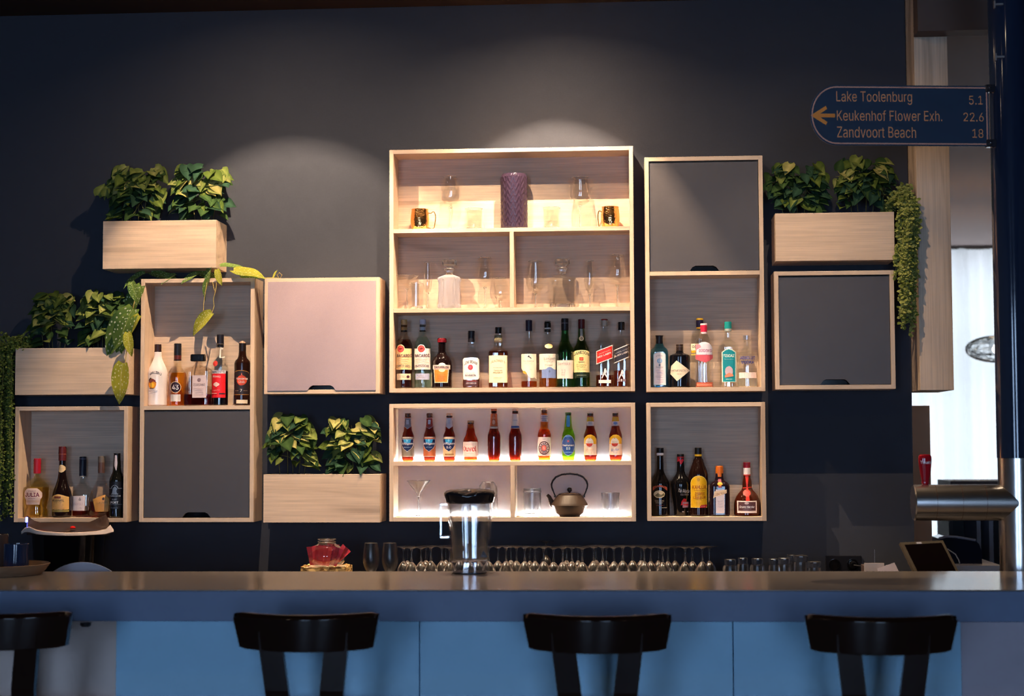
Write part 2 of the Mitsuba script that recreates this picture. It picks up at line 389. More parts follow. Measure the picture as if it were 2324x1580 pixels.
# light strips along the rear edge of the two lit tiers
LED = np.array([1.0, 0.80, 0.68]) * 130.0
for za, spans in ((zl, ((-0.985, -0.005),)), (1.263, ((-0.985, xd - 0.025), (xd + 0.025, -0.008)))):
    for xa, xb in spans:
        k = put(cab_low, 'light_strip', bx(xa, xb, YB - 0.0085, YB - 0.0005, za + 0.0004, za + 0.007, 0), 'paint', WHITE, smooth=False, label='thin glowing light strip at the rear of the tier')
        scene[k]['emitter'] = {'type': 'area', 'radiance': rgb(LED)}

# planters: oak boxes with soil
def planter(label, x0, x1, z0, z1, lift=0):
    p = thing('wall_planter', label, 'planter')
    yf = -0.185
    put(p, 'front_board', bx(x0, x1, yf, yf + 0.016, z0, z1), 'oak_x', smooth=False)
    put(p, 'back_board', bx(x0, x1, -0.014, 0, z0, z1), 'oak_x', smooth=False)
    for a in (x0, x1 - 0.016): put(p, 'end_board', bx(a, a + 0.016, yf + 0.016, -0.014, z0, z1), 'oak_x', smooth=False)
    put(p, 'base_board', bx(x0 + 0.016, x1 - 0.016, yf + 0.016, -0.014, z0, z0 + 0.014), 'oak_x', smooth=False)
    g = np.stack(np.meshgrid(np.linspace(x0 + 0.016, x1 - 0.016, 40), np.linspace(yf + 0.016, -0.014, 12), indexing='ij'), -1).reshape(-1, 2)
    z = z1 - 0.014 + 0.026 * (meshkit.noise(np.c_[g * 60, np.zeros(len(g))], 3) - 0.35)
    f = [[i * 12 + j, (i + 1) * 12 + j, (i + 1) * 12 + j + 1] for i in range(39) for j in range(11)] + [[i * 12 + j, (i + 1) * 12 + j + 1, i * 12 + j + 1] for i in range(39) for j in range(11)]
    soil = TM(np.c_[g, z], f)
    put(p, 'soil', soil, 'paint', h('2a1c17'), smooth=True, label='dark potting soil with bits of bark')
    return p
pl1 = planter('oak planter box highest on the left, full of pothos, above the trailing vine', -2.271, -1.771, 2.337, 2.546)
pl2 = planter('oak planter box at the far left above the open cabinet with brandy bottles', -2.653, -2.150, 1.793, 1.996)
pl3 = planter('oak planter box under the mauve door cabinet, two separate pothos in it', -1.559, -1.057, 1.242, 1.447)
pl4 = planter('oak planter box at the right above the dark door cabinet', 0.623, 1.118, 2.337, 2.540)

# ceiling spotlights (above the frame; they light the shelves)
for i, (p, dn, cut, inten, soft) in enumerate(SPOTS):
    s_ = thing('ceiling_spotlight', 'small black ceiling spotlight above ' + ('the mauve door cabinet', 'the left half of the glassware cabinet', 'the right half of the glassware cabinet', 'the planter at the right')[i], 'spotlight', 'ceiling spotlights above the shelf wall')
    a = math.radians(dn); d = np.array([0, math.cos(a), -math.sin(a)]); p = np.array(p)
    M = trimesh.geometry.align_vectors([0, 0, 1], d); M[:3, 3] = p
    can = loft([(-0.11, 0.036), (-0.105, 0.040), (-0.004, 0.042)], K=28); can.apply_transform(M)
    put(s_, 'housing', can, 'paint', BLACK)
    disc = loft([(-0.004, 0.039), (-0.002, 0.039)], K=24); disc.apply_transform(M)
    k = put(s_, 'lens', disc, 'paint', WHITE)
    scene[k]['emitter'] = {'type': 'area', 'radiance': rgb(WARM * 90)}
    put(s_, 'bracket', tube([p - d * 0.1, p - d * 0.1 + [0, 0, 0.02], [p[0], p[1] - d[1] * 0.1, CEIL]], 0.007), 'paint', BLACK)

# ------------------------------------------------------------------ bar counter
BA = math.atan(0.0265)
BM = np.eye(4); BM[:3, :3] = [[math.cos(BA), -math.sin(BA), 0], [math.sin(BA), math.cos(BA), 0], [0, 0, 1]]; BM[:3, 3] = [-0.366, -1.972, 0]
def bar(m):                                     # local: x along the bar, y from the front edge back
    m = m.copy(); m.apply_transform(BM); return m
def bar_xy(px, py, z=1.12):
    P = C + (lambda d: d * (z - C[2]) / d[2])(fw + (px - 1162) / F * RT - (py - 790) / F * UP); return P
bc = thing('bar_counter', 'long bar counter with taupe top, blue fascia and pale blue front panels', 'bar counter')
L0, L1 = -2.6, 2.6
put(bc, 'counter_top', bar(bx(L0, L1, 0.0, 0.735, 1.116, 1.12, 0.0012)), 'bar_top', smooth=False, label='glossy taupe counter top')
put(bc, 'fascia', bar(bx(L0, L1, 0.001, 0.05, 1.022, 1.116, 0.0015)), 'paint', h('5d6f8e'), smooth=False, label='slate blue front edge below the counter top')
put(bc, 'back_board', bar(bx(L0, L1, 0.70, 0.73, 0.0, 1.116, 0)), 'paint', h('4a4a50'), smooth=False)
def bx_px(px): return float((np.linalg.inv(BM) @ np.r_[bar_xy(px, 1412, 1.022), 1])[0])
seams = [bx_px(247), bx_px(947), bx_px(1667), bx_px(2190)]
for a, b, colr in ((L0, bx_px(-300), 'c9b6ac'), (bx_px(-300), seams[0], 'c9b6ac'), (seams[0], seams[1], '8fc0dc'), (seams[1], seams[2], '8fc0dc'), (seams[2], seams[3], '8fc0dc'), (seams[3], L1, 'a79ea8')):
    put(bc, 'front_panel', bar(bx(a + 0.0015, b - 0.0015, 0.055 if colr == '8fc0dc' else 0.07, 0.085, 0.10, 1.04, 0.001)), 'paint', h(colr), smooth=False)
put(bc, 'plinth', bar(bx(L0, L1, 0.09, 0.12, 0.0, 0.10, 0)), 'paint', BLACK, smooth=False)
put(bc, 'worktop', bar(bx(L0, L1, 0.735, 1.05, 0.70, 0.74, 0)), 'paint', h('5c5c60'), smooth=False)
put(bc, 'worktop_leg', bar(bx(-2.5, 2.5, 0.99, 1.03, 0.0, 0.70, 0)), 'paint', h('3c3c40'), smooth=False)
kx = bar_xy(187, 1416, 1.022)
put(bc, 'cable_grommet', moved(loft([(-0.012, 0.012), (-0.008, 0.016), (0, 0.017)], K=20), [kx[0], kx[1] + 0.03, 1.022]), 'paint', BLACK, label='small black knob under the counter edge')

# back counter along the wall
bk = thing('back_counter', 'dark back counter along the charcoal wall, carrying the glasses behind the bar', 'counter')
put(bk, 'counter_top', bx(-3.6, 1.24, -0.62, -0.001, 0.90, 0.93, 0.002), 'paint', h('47423f'), smooth=False)
put(bk, 'cupboard_front', bx(-3.6, 1.24, -0.60, -0.57, 0.0, 0.90, 0), 'paint', h('2c2a2c'), smooth=False)
ZK = 0.9301

for i, x in enumerate((-1.75, -0.55, 0.65)):
    dl = thing('ceiling_downlight', 'small round ceiling downlight over the bar stools, ' + ('at the left', 'in the middle', 'at the right')[i], 'downlight')
    put(dl, 'ring', moved(loft([(CEIL - 0.012, 0.062), (CEIL - 0.002, 0.066), (CEIL - 0.0005, 0.066)], K=32), [x, -2.75, 0]), 'paint', h('3a3838'))
    k = put(dl, 'lens', moved(loft([(CEIL - 0.015, 0.045), (CEIL - 0.0125, 0.05)], K=32), [x, -2.75, 0]), 'paint', WHITE)
    scene[k]['emitter'] = {'type': 'area', 'radiance': rgb(WARM * 60)}

# ------------------------------------------------------------------ bar stools
def stool(xc, label):
    s_ = thing('bar_stool', label, 'bar stool', 'bar stools along the counter')
    DK, y0 = h('1d100b'), -2.46
    cx = lambda t: 0.068 * t * t
    def slab(zt, zb, wt, wb, yt, yb, th, nx=20):
        """curved slab: top and bottom height and half width, the front face's depth at top and bottom"""
        ts = np.linspace(-1, 1, nx); prof = []
        for f_ in (0, 1):
            for (zz, ww, yy) in ((zt, wt, yt), (zb, wb, yb)):
                prof.append((zz, ww, yy + f_ * th))
        sec = [(zb, wb, yb), (zb + 0.004, wb, yb - 0.003), (zt - 0.013, wt, yt - 0.003), (zt - 0.010, wt, yt - 0.001), (zt - 0.001, wt, yt + 0.011), (zt, wt, yt + 0.014),
               (zt, wt, yt + th - 0.005), (zt - 0.006, wt, yt + th), (zb, wb, yb + th)]
        v = []
        for t in ts:
            for (zz, ww, yy) in sec:
                e = max(0, abs(t) - 0.93) / 0.07
                v.append([t * ww, yy + cx(t), zz - 0.004 * (1 - t * t) - 0.006 * e * e * (1 if zz > (zt + zb) / 2 else -0.6)])
        m = len(sec); f = []
        for i in range(nx - 1):
            for j in range(m):
                a, b, c, d = i * m + j, i * m + (j + 1) % m, (i + 1) * m + (j + 1) % m, (i + 1) * m + j
                f += [[a, d, c], [a, c, b]]
        for i, fl in ((0, 1), (nx - 1, 0)):
            for j in range(1, m - 1):
                q = [i * m, i * m + j, i * m + j + 1]; f.append(q if fl else q[::-1])
        return TM(v, f)
    P = [xc, y0, 0]
    put(s_, 'back_rail', moved(slab(1.093, 0.988, 0.2115, 0.196, 0.0, 0.012, 0.028), P), 'gloss', DK, smooth=40)
    for sx in (-1, 1):
        q = [(sx * 0.095, 0.039, 1.04), (sx * 0.094, 0.046, 0.99), (sx * 0.080, 0.06, 0.87), (sx * 0.068, 0.10, 0.75)]
        v, f = [], []
        for (x, y, z) in q:
            for dx, dy in ((-0.034, -0.011), (0.034, -0.011), (0.034, 0.011), (-0.034, 0.011)): v.append([x + dx, y + dy, z])
        for i in range(3):
            for j in range(4):
                a, b = i * 4 + j, i * 4 + (j + 1) % 4
                f += [[a, a + 4, b + 4], [a, b + 4, b]]
        f += [[0, 1, 2], [0, 2, 3], [12, 14, 13], [12, 15, 14]]
        put(s_, 'upright', moved(TM(v, f), P), 'gloss', DK, smooth=False)
    seat = loft([(0.735, 0.170), (0.742, 0.186), (0.765, 0.195), (0.778, 0.190), (0.782, 0.16)], n=3.2, K=40)
    put(s_, 'seat', moved(seat, [xc, y0 + 0.25, 0]), 'gloss', DK)
    for sx in (-1, 1):
        for sy in (-1, 1):
            put(s_, 'leg', tube([(xc + sx * 0.14, y0 + 0.25 + sy * 0.13, 0.74), (xc + sx * 0.20, y0 + 0.25 + sy * 0.19, 0.0)], 0.018, 10), 'gloss', DK)
    for sy in (-1, 1):
        put(s_, 'footrest', tube([(xc - 0.18, y0 + 0.25 + sy * 0.17, 0.26), (xc + 0.18, y0 + 0.25 + sy * 0.17, 0.26)], 0.012, 8), 'gloss', DK)
stool(float(at(141, 1400, -2.46)[0]) - 0.213, 'dark wooden bar stool cut off by the left edge, before the beige panel')
stool(float(at(682.5, 1400, -2.46)[0]), 'dark wooden bar stool below the red napkins, second from the left')
stool(float(at(1354, 1400, -2.46)[0]), 'dark wooden bar stool right of the blender, below the row of upturned glasses')
stool(float(at(2008, 1400, -2.46)[0]), 'dark wooden bar stool at the right, before the tablet till')

# ------------------------------------------------------------------ bottles
YS = -0.088
def bottle(name, label, cx, zb, prof, body, cap=None, layers=None, liquid=None, n=2, ratio=1.0, Y=YS, neck=None, catg='bottle', extra=(), cap_mat='paint', step=0.005, labname='label'):
    """prof: (height, half width) in pixels from the base; body: ('tint' | 'opaque', colour); cap: rows (height, half width[, colour]); liquid: (level, colour)"""
    zb = zb + 0.0003
    X = at(cx, float(790), Y)
    # pixel row of the shelf at this depth, then the exact x there
    py = 1003.0 - (zb - 1.58) * F / ((np.array([X[0], Y, zb]) - C) @ fw)
    P = at(cx, py, Y); P[2] = zb; k = per(P)
    b = thing(name, label, catg)
    pr = [(z * k, a * k) for z, a in prof]
    zs, aa = np.array([p[0] for p in pr]), np.array([p[1] for p in pr])
    r0 = pr[0][1]
    outer = [(0, r0 * 0.90), (0.0015, r0 * 0.97)] + [(0.004 if i == 0 else z, a) for i, (z, a) in enumerate(pr)]
    m = moved(loft(outer, n=n, ratio=ratio), P)
    put(b, 'body', m, 'tinted' if body[0] == 'tint' else 'gloss', body[1], smooth=40)
    def front(x, z):
        a = np.interp(z, zs, aa); t = np.clip(np.abs(x) / np.maximum(a, 1e-6), 0, 0.995)
        return a * ratio * (1 - t ** n) ** (1 / n)
    if liquid:
        lv = liquid[0] * k
        zz = [0.003] + [z for z in zs if 0.004 < z < lv] + [lv]
        lp = [(z, max(float(np.interp(z, zs, aa)) - 0.0016, 0.002)) for z in zz]
        put(b, 'liquid', moved(loft(lp, n=n, ratio=ratio), P), 'liquid', liquid[1], smooth=40)
    if cap:
        rows = {}
        c0 = cap[0][2]
        segs, cur, col = [], [], c0
        for row in cap:
            if len(row) > 2 and cur and not np.allclose(row[2], col):
                cur.append((row[0], cur[-1][1])); segs.append((cur, col)); cur, col = [], row[2]
            cur.append(row[:2])
        segs.append((cur, col))
        for i, (cu, co) in enumerate(segs):
            q = [(z * k, a * k) for z, a in cu]
            if i == len(segs) - 1: q = q[:-1] + [(q[-1][0] - 0.0015, q[-1][1]), (q[-1][0], q[-1][1] - 0.0012)]
            nn = cap_n.get(name, 2)
            put(b, 'cap' if i == len(segs) - 1 else 'cap_ring', moved(loft(q, n=nn, ratio=0.62 if nn > 3 else 1.0), P), cap_mat, co, smooth=35)
    for nm, lay in ((labname, layers), ('neck_label', neck)) + tuple(extra):
        if lay:
            me, colr = decal(lay, front, k, step=step)
            put(b, nm, moved(me, P), 'paint', colr, smooth=True)
    return b
cap_n = {'amaretto_bottle': 6}
def lines(x0, x1, zz, col, hgt=0.9):              # rows of small print
    return [('p', rc(x0 + (i % 3) * (x1 - x0) * 0.06, z, x1 - ((i + 1) % 3) * (x1 - x0) * 0.07, z + hgt), col) for i, z in enumerate(zz)]

S3 = 1.794 + TH                                  # the whisky tier
SR = 1.791 + TH; SL = zt; SLB = 1.243 + TH; SRB = 1.247 + TH
CL = (0.93, 0.95, 0.94)
# --- whisky tier of the large cabinet
def rum(lbl, cx, labc, capc, tint, liq, band, seal_dx, first):
    k = [('p', rc(-18.2, 43, 18.2, 91), labc), ('p', ell(seal_dx, 90.5, 9.4, 9.4), labc), ('p', ell(seal_dx, 90, 8, 8), h('c9433c')), ('p', ell(seal_dx, 90, 6.2, 6.2), h('d4504a')),
         ('p', pg((seal_dx - 5, 89), (seal_dx, 92.5), (seal_dx + 5, 91), (seal_dx + 1, 88)), h('7a2420')),
         ('t', 'BACARDÍ', 0.5 + first, 75.5, 33, 8.5, h('54333a'), {'bold': True})] + lines(-15, 15, (66.5, 62.5, 58), h('bfa58c')) + [('t', 'SUPERIOR' if not first else 'CARTA ORO', 0, 50.5, 31, 5, h('463a48'), {'bold': True, 'arc': 1.5})]
    bottle('rum_bottle', lbl, cx, S3, [(0, 18), (4, 19.4), (96, 19.4), (104, 18.4), (112, 14.5), (118, 10.5), (124, 8.6), (131, 7.6), (158, 6.6)], ('tint', tint),
           cap=[(130, 7.2, h('1d1a22')), (133, 7.2, capc), (158, 6.9)], layers=k, liquid=liq,
           extra=(('lower_label', [('p', rc(-15, 20, 15 + 1.5, 34), band)] + lines(-12, 8, (24, 28), h('9a8a80')) + ([('p', ell(11, 27, 3, 3), h('4b2530'))] if first else [])),))
rum('clear rum bottle with pale cap and round red seal on the whisky tier', 959.5, h('f3e3d8'), h('b9bfd6'), (0.84, 0.92, 0.90), (118, (0.90, 0.97, 0.94)), h('a6abc9'), -1, 0)
rum('amber rum bottle with gold cap and red seal, leftmost on the whisky tier', 917.3, h('e9c48d'), h('b99866'), (0.86, 0.80, 0.72), (112, (0.56, 0.30, 0.20)), h('d9c3a4'), -5.5, 1.5)
bottle('liqueur_bottle', 'squat dark bottle with red cap and orange label on the whisky tier', 1003.3, S3, [(0, 21.5), (4, 22.6), (52, 22.8), (62, 22), (71, 18), (77, 11.5), (84, 8.2), (106, 7.8)], ('opaque', h('140a0b')),
       cap=[(105, 10, h('8a1824')), (109, 10.6), (114.5, 10.2)],
       layers=[('p', pg((-15, 12.5), (15, 12.5), (17.4, 44), (-17.4, 44)), h('f2dcc4')), ('p', pg((-13.6, 14), (13.6, 14), (15.6, 42), (-15.6, 42)), h('d88a3c')), ('p', ell(2, 41, 7, 4), h('f0d9b0')),
               ('p', rc(-19.5, 43, 20, 53), h('f2dcd0')), ('p', ell(2.5, 53, 8, 5), h('f2dcd0')), ('p', rc(-18.5, 44, 19, 44.6), h('c77b5a')), ('t', 'DRAMBUIE', 1, 48.2, 33, 5, h('4a1f22'), {'bold': True})] + lines(-11, 12, (18, 22, 26, 30), h('b06a2c')))
bottle('whisky_bottle', 'square clear whisky bottle with black cap and white label with red seal', 1070.2, S3, [(0, 19), (4, 19.5), (70, 19.5), (77, 18.5), (82, 15), (88, 11), (96, 9), (103, 8.2), (110, 7.4), (130, 7.0)], ('tint', CL), n=4.5, ratio=0.75,
       cap=[(106, 7.6, INK), (131, 7.6)], liquid=(62, (0.55, 0.30, 0.16)),
       layers=[('p', pg((-16.5, 19.5), (16, 19.5), (19, 23.5), (19, 65), (15, 69), (-15.5, 69), (-19, 65), (-19, 23.5)), h('f3ebe3')), ('t', 'JIM BEAM', -0.5, 55, 29, 7, h('40343c'), {'bold': True, 'arc': 5}),
               ('p', ell(-1, 47.5, 5.6, 6), h('c2404c')), ('p', ell(-1, 48, 2.8, 3.2), h('d8606a')), ('t', 'KENTUCKY', -1, 34.5, 22, 2, h('b0a49c')), ('t', 'BOURBON', -1, 29.5, 24, 4.6, h('5f5560'), {'bold': True}), ('t', 'WHISKEY', -1, 24.5, 11, 2, h('a09690'))],
       extra=(('lower_label', [('p', rc(-18.6, 5, 18.6, 17.5), h('3a1d1e')), ('p', rc(-10, 15.8, 13, 16.6), h('c05050')), ('t', 'JIM BEAM', 0, 11.5, 24, 4, h('c9bcc4'))]),))
bottle('whisky_bottle', 'square whisky bottle with black cap and one large plain cream label', 1131.7, S3, [(0, 21.6), (4, 22.2), (80, 22.2), (84, 21.5), (88, 17), (93, 11.5), (97, 9.8), (106, 10.2), (112, 9.5), (120, 8), (126, 7.2), (137, 7.2)], ('tint', (0.93, 0.90, 0.84)), n=5, ratio=0.8,
       cap=[(125, 7.4, BLACK), (139, 7.4)], liquid=(84, (0.62, 0.36, 0.22)),
       layers=[('p', rc(-21, 12, 21, 74), h('efdcae')), ('p', rc(-19.5, 13.5, 19.5, 72.5), h('f4e4be')), ('t', "JACK DANIEL'S", 0, 58, 33, 5.5, h('7a6650'), {'bold': True, 'arc': 4}), ('p', rc(-11, 46, 11, 46.7), h('b89f74')), ('t', 'Tennessee', 0, 40, 20, 3.4, h('7a6650')), ('t', 'HONEY', 0, 35, 22, 3.6, h('8a7658'), {'bold': True})] + lines(-10, 10, (24, 20), h('d9c596')),
       neck=[('p', rc(-9, 108, 9, 121), h('7c7256')), ('p', rc(-9, 104.5, 9, 107), h('5d4a34')), ('t', '7', 0, 114.5, 4, 6, h('cfc4a0'))])
def tall_whisky(lbl, cx, hh, body, liq, cap, layers, w, n=2, neck=None, extra=(), ratio=1.0, prof=None, Y=YS):
    bottle('whisky_bottle', lbl, cx, S3, prof or [(0, w - 1), (3, w), (hh * 0.50, w), (hh * 0.57, w * 0.93), (hh * 0.63, w * 0.72), (hh * 0.68, w * 0.53), (hh * 0.74, w * 0.46), (hh * 0.86, 7.2), (hh - 2, 7)], body, cap=cap, layers=layers, liquid=liq, n=n, ratio=ratio, neck=neck, extra=extra, Y=Y)
tall_whisky('nearly empty clear whisky bottle with navy cap and ragged cream label', 1201, 155, ('tint', CL), (15.5, (0.66, 0.30, 0.10)), [(130, 7.4, h('1c1a30')), (154.5, 7.4)],
            [('p', pg((-17.5, 77), (17, 77), (17, 20), (13, 24), (9, 22), (4, 23), (0, 26), (-5, 33), (-10, 37), (-14, 39), (-17.5, 45)), h('f5ead2')), ('p', pg((-15, 37), (-9, 39), (-4, 33), (-6, 31), (-12, 33)), h('dba348')),
             ('p', pg((-2, 71), (1, 74), (2, 71), (6, 68), (7, 66), (4, 67), (1, 70), (-1, 69)), h('3b3340')), ('t', 'TALISKER', -1, 60.5, 26, 3.2, h('a89c98')), ('t', 'SINGLE MALT', -1, 55, 18, 1.8, h('c9b9a6')), ('t', '10', 5, 42, 4, 3.4, h('b9aa98'))], 18.2)
tall_whisky('clear whisky bottle with black cap, oval yellow sticker and white label over a blue one', 1243.5, 154, ('tint', CL), (42, (0.78, 0.46, 0.17)), [(128, 7.2, BLACK), (134, 7.2, h('cfcac6')), (137, 7.2, BLACK), (147, 7.0, h('8c7f78')), (153, 6.8)],
            [('p', rc(-19, 41, 19, 77), h('f4ead9')), ('p', pg((-13, 22), (19, 22), (19, 41), (14, 42), (9, 46), (5, 47), (1, 46), (-3, 42.5), (-13, 41)), h('7f93c6')), ('p', ell(5, 37, 2, 3), h('62769f')), ('t', 'THE', 4, 71, 5, 2, h('a79c92')), ('t', 'GLENLIVET', 4.5, 66, 28, 4.4, h('9d9288'))] + lines(-8, 16, (60, 52), h('d8cbb8')), 20,
            extra=(('sticker', [('p', ell(3, 94.5, 9, 5.6), h('f5d995'))]),))
tall_whisky('green glass whisky bottle with black cap and pale pink label', 1282.8, 158, ('tint', (0.20, 0.42, 0.20)), None, [(131, 8.2, h('14121a')), (146, 8.3, h('56535c')), (148.5, 8.3, h('14121a')), (158, 8.2)],
            [('p', rc(-18, 20.5, 18.5, 62), h('f3dfd2')), ('t', 'Glenfiddich', -2, 54, 28, 6.5, h('8d7d78')), ('t', '12', -3, 37, 9, 8, h('b9a79f')), ('p', rc(-14, 30, -13.4, 40), h('c9a596'))] + lines(-8, 3, (29,), h('d5bfb2')), 19.8, n=2.6)
tall_whisky('dark green whiskey bottle with dark red cap and cream arched label', 1320.5, 156, ('tint', (0.17, 0.36, 0.12)), None, [(135, 7.4, h('4c1018')), (156, 7.4)],
            [('p', pg(*[(-18, 34.5), (18, 34.5), (18, 81)] + [(18 * math.cos(t), 81 + 4 * math.sin(t)) for t in np.linspace(0.1, math.pi - 0.1, 12)] + [(-18, 81)]), h('f2dd9c')), ('t', 'JAMESON', 0, 75, 34, 7, h('3a3222'), {'bold': True, 'arc': 4.5}),
             ('p', rc(-4.5, 61, 4.5, 68.5), h('c2462c')), ('p', rc(-3, 62.3, 3, 67.2), h('d9704a')), ('p', rc(-7, 57.5, 7, 58.6), h('8a6a3c'))] + lines(-13, 13, (52, 48, 43), h('d8c07c')), 19, ratio=1.0,
            neck=[('p', rc(-3.2, 110, 3.2, 134), h('9a948a')), ('p', ell(0, 111.5, 5.4, 5.4), h('8f897f')), ('p', ell(0, 111.5, 3.6, 3.6), h('55504a'))], extra=(('lower_label', [('p', rc(-18.2, 22.5, 18.2, 34.3), h('1c2c1a')), ('p', rc(-11, 27.5, 11, 28.6), h('9aa088'))]),))
def walker(lbl, cx, hh, w, bandc, lv, text, capc, white):
    s = 1.0 if hh > 150 else 0.92
    man = [('p', ell(1.2, 41 * s, 2, 2.2), h('e9e2e4')), ('p', pg((-2.5, 33 * s), (3, 32 * s), (4.5, 39 * s), (-1, 40 * s)), h('e9e2e4')), ('p', pg((-2.5, 34 * s), (-7.5, 21 * s), (-5.5, 20 * s), (0, 31 * s)), h('e9e2e4')), ('p', pg((1, 33 * s), (7, 22 * s), (5.5, 20 * s), (-1, 30 * s)), h('e9e2e4')), ('p', pg((3, 37 * s), (7.5, 33 * s), (6.8, 32 * s), (2.5, 35 * s)), h('e9e2e4'))]
    z0 = 66 if hh > 150 else 68
    lay = [('p', pg((-w * 0.98, z0 - 14.5), (w * 0.98, z0 + 0.5), (w * 0.98, z0 + 31), (-w * 0.98, z0 + 16)), h('efe3dc')), ('p', pg((-w * 0.98, z0 - 12.5), (w * 0.98, z0 + 2.5), (w * 0.98, z0 + 29), (-w * 0.98, z0 + 14)), bandc),
           ('t', 'JOHNNIE WALKER', 0, z0 + 14, 28, 2.6, h('e8b8a8') if white else h('c9c4c4'), {'rise': 0.38}), ('t', text, 0, z0 + 7.5, 32, 4.2, h('f4e6dc'), {'bold': True, 'rise': 0.38})]
    tall_whisky(lbl, cx, hh, ('tint', CL), (lv, (0.60, 0.26, 0.10)), capc, lay, w, n=4, ratio=0.9, prof=[(0, w - 1), (3, w), (hh * 0.60, w), (hh * 0.68, w * 0.86), (hh * 0.76, w * 0.55), (hh * 0.83, w * 0.36), (hh * 0.90, 6.8), (hh - 2, 6.8)],
                extra=(('emblem', man),) + ((('lower_label', [('p', rc(-14, 9.5, 14, 17), h('f2e6df'))]),) if white else (('lower_label', [('p', rc(-10, 13, -4, 19), h('8b8290')), ('p', rc(3, 13, 9, 19), h('8b8290')), ('p', rc(-2.5, 13, 1.5, 19), h('b9b0b4'))]),)))
walker('square clear whisky bottle with a slanted red label, second from the right', 1372.9, 156, 20.2, h('d42a22'), 28, 'RED LABEL', [(140, 7.2, h('a8a094')), (153, 7.4, h('8a2a22')), (156, 7.4)], True)
walker('square clear whisky bottle with a slanted black label, rightmost on the whisky tier', 1411.2, 149, 18.2, h('2c2830'), 38, 'BLACK LABEL', [(131, 7.4, BLACK), (149, 7.4)], False)

# --- gin cabinet, lower half
bottle('gin_bottle', 'blue glass gin bottle with flared dark cap and tall white label, leftmost gin', 1497.3, SR, [(0, 19), (3, 20), (82, 20), (87, 19), (93, 12.5), (99, 9.5), (104, 8), (112, 7.4)], ('tint', (0.30, 0.62, 0.76)), n=4, ratio=0.7,
       cap=[(101, 7.6, h('17151d')), (117, 8), (119.5, 9)], liquid=(80, (0.72, 0.92, 0.98)),
       layers=[('p', pg(*[(-14, 6), (14, 6), (14, 74)] + [(14 * math.cos(t), 74 + 8 * math.sin(t)) for t in np.linspace(0.1, math.pi - 0.1, 12)] + [(-14, 74)]), h('a9cfe0')), ('p', pg(*[(-12.8, 7.5), (12.8, 7.5), (12.8, 73)] + [(12.8 * math.cos(t), 73 + 7 * math.sin(t)) for t in np.linspace(0.1, math.pi - 0.1, 12)] + [(-12.8, 73)]), h('ece4e8')),
               ('t', 'BOMBAY', 0, 71, 15, 2.8, h('8a8a86'), {'arc': 2.5}), ('p', ell(0, 61, 6, 5.5), h('8fb6dc')), ('p', ell(0, 61, 3.5, 4), h('b9d0ea')), ('p', ell(0, 51.5, 2, 2), h('5a6a80')), ('t', 'Sapphire', 0, 47, 16, 4, h('8c8c9a'))] + lines(-8, 9, (40, 36, 32, 27, 22, 18, 12), h('c9b2cc')),
       extra=(('cap_mark', [('p', rc(-3.8, 108, 3.8, 116), h('b7b2c4'))]),), )
bottle('gin_bottle', 'squat black gin bottle with a diamond-shaped cream label', 1543.5, SR, [(0, 22), (3, 23.2), (70, 23.3), (74, 22), (77, 15), (79, 9.4), (84, 7.6), (90, 7.4)], ('opaque', h('0d0c12')), n=2.2, ratio=0.85,
       cap=[(84, 7.9, h('2a1d1a')), (93, 7.9, h('63564c')), (94, 7.9, h('2a1d1a')), (99, 8)],
       layers=[('p', pg((-8, 61.5), (22.4, 38.5), (-7.5, 14.5), (-22, 31), (-20.5, 49)), h('efdcc2')), ('t', "HENDRICK'S", 0, 38.2, 38, 5, h('4c4444')), ('t', '· GIN ·', -3, 30.5, 15, 3, h('8a7c70'))])
bottle('gin_bottle', 'clear gin bottle with navy and yellow cap, standing behind the pink gin', 1589.6, SR, [(0, 20), (3, 21), (112, 21), (120, 19), (127, 13), (132, 9), (138, 8), (155, 7.8)], ('tint', CL), Y=-0.052, ratio=0.72,
       cap=[(135, 8, h('d9a52c')), (138, 8, h('1d1638')), (154.5, 8, h('e8b62c')), (158.5, 8)],
       layers=[('p', rc(-20.5, 85, 20.5, 100.5), h('efe0c2')), ('p', rc(-20.5, 79.5, 20.5, 85), h('e0a62a')), ('t', "GORDON'S", 0, 93.5, 36, 6, h('2a2440')), ('p', rc(-20.5, 74, 20.5, 77), h('d8c060'))])
bottle('gin_bottle', 'clear gin bottle with pink-red cap and white and pink label', 1598.6, SR, [(0, 19.4), (3, 20.2), (98, 20.2), (108, 18.5), (114, 13), (119, 9), (124, 7.8), (142, 7.5)], ('tint', (0.93, 0.93, 0.94)), n=2.4, Y=-0.118, ratio=0.8,
       cap=[(122, 7.7, h('f2d5dc')), (126, 7.7, h('cf2444')), (141.5, 7.8, h('f2d5dc')), (145.5, 7.8)], liquid=(12, (0.93, 0.55, 0.42)),
       layers=[('p', pg(*[(-19.5, 74), (19.5, 74), (19.5, 84)] + [(19.5 * math.cos(t), 84 + 19 * math.sin(t)) for t in np.linspace(0.05, math.pi - 0.05, 16)] + [(-19.5, 84)]), h('e4dde8')), ('p', pg((-19, 84), (-19, 97), (-10, 97), (-7, 91)), h('d98f9f')), ('t', "GORDON'S", 2, 83, 29, 6.6, h('a85a7c'), {'bold': True}),
               ('p', rc(-19.5, 72.5, 19.5, 74), h('c06878')), ('p', pg((-19.5, 72.5), (19.5, 72.5), (19.5, 66), (12, 60), (2, 56), (-8, 59), (-19.5, 64)), h('d65a68'))],
       extra=(('lower_label', [('p', rc(-19.6, 1.5, 19.6, 11), h('c8664c')), ('p', rc(-18, 5, 18, 6.5), h('e6a48c'))]),))
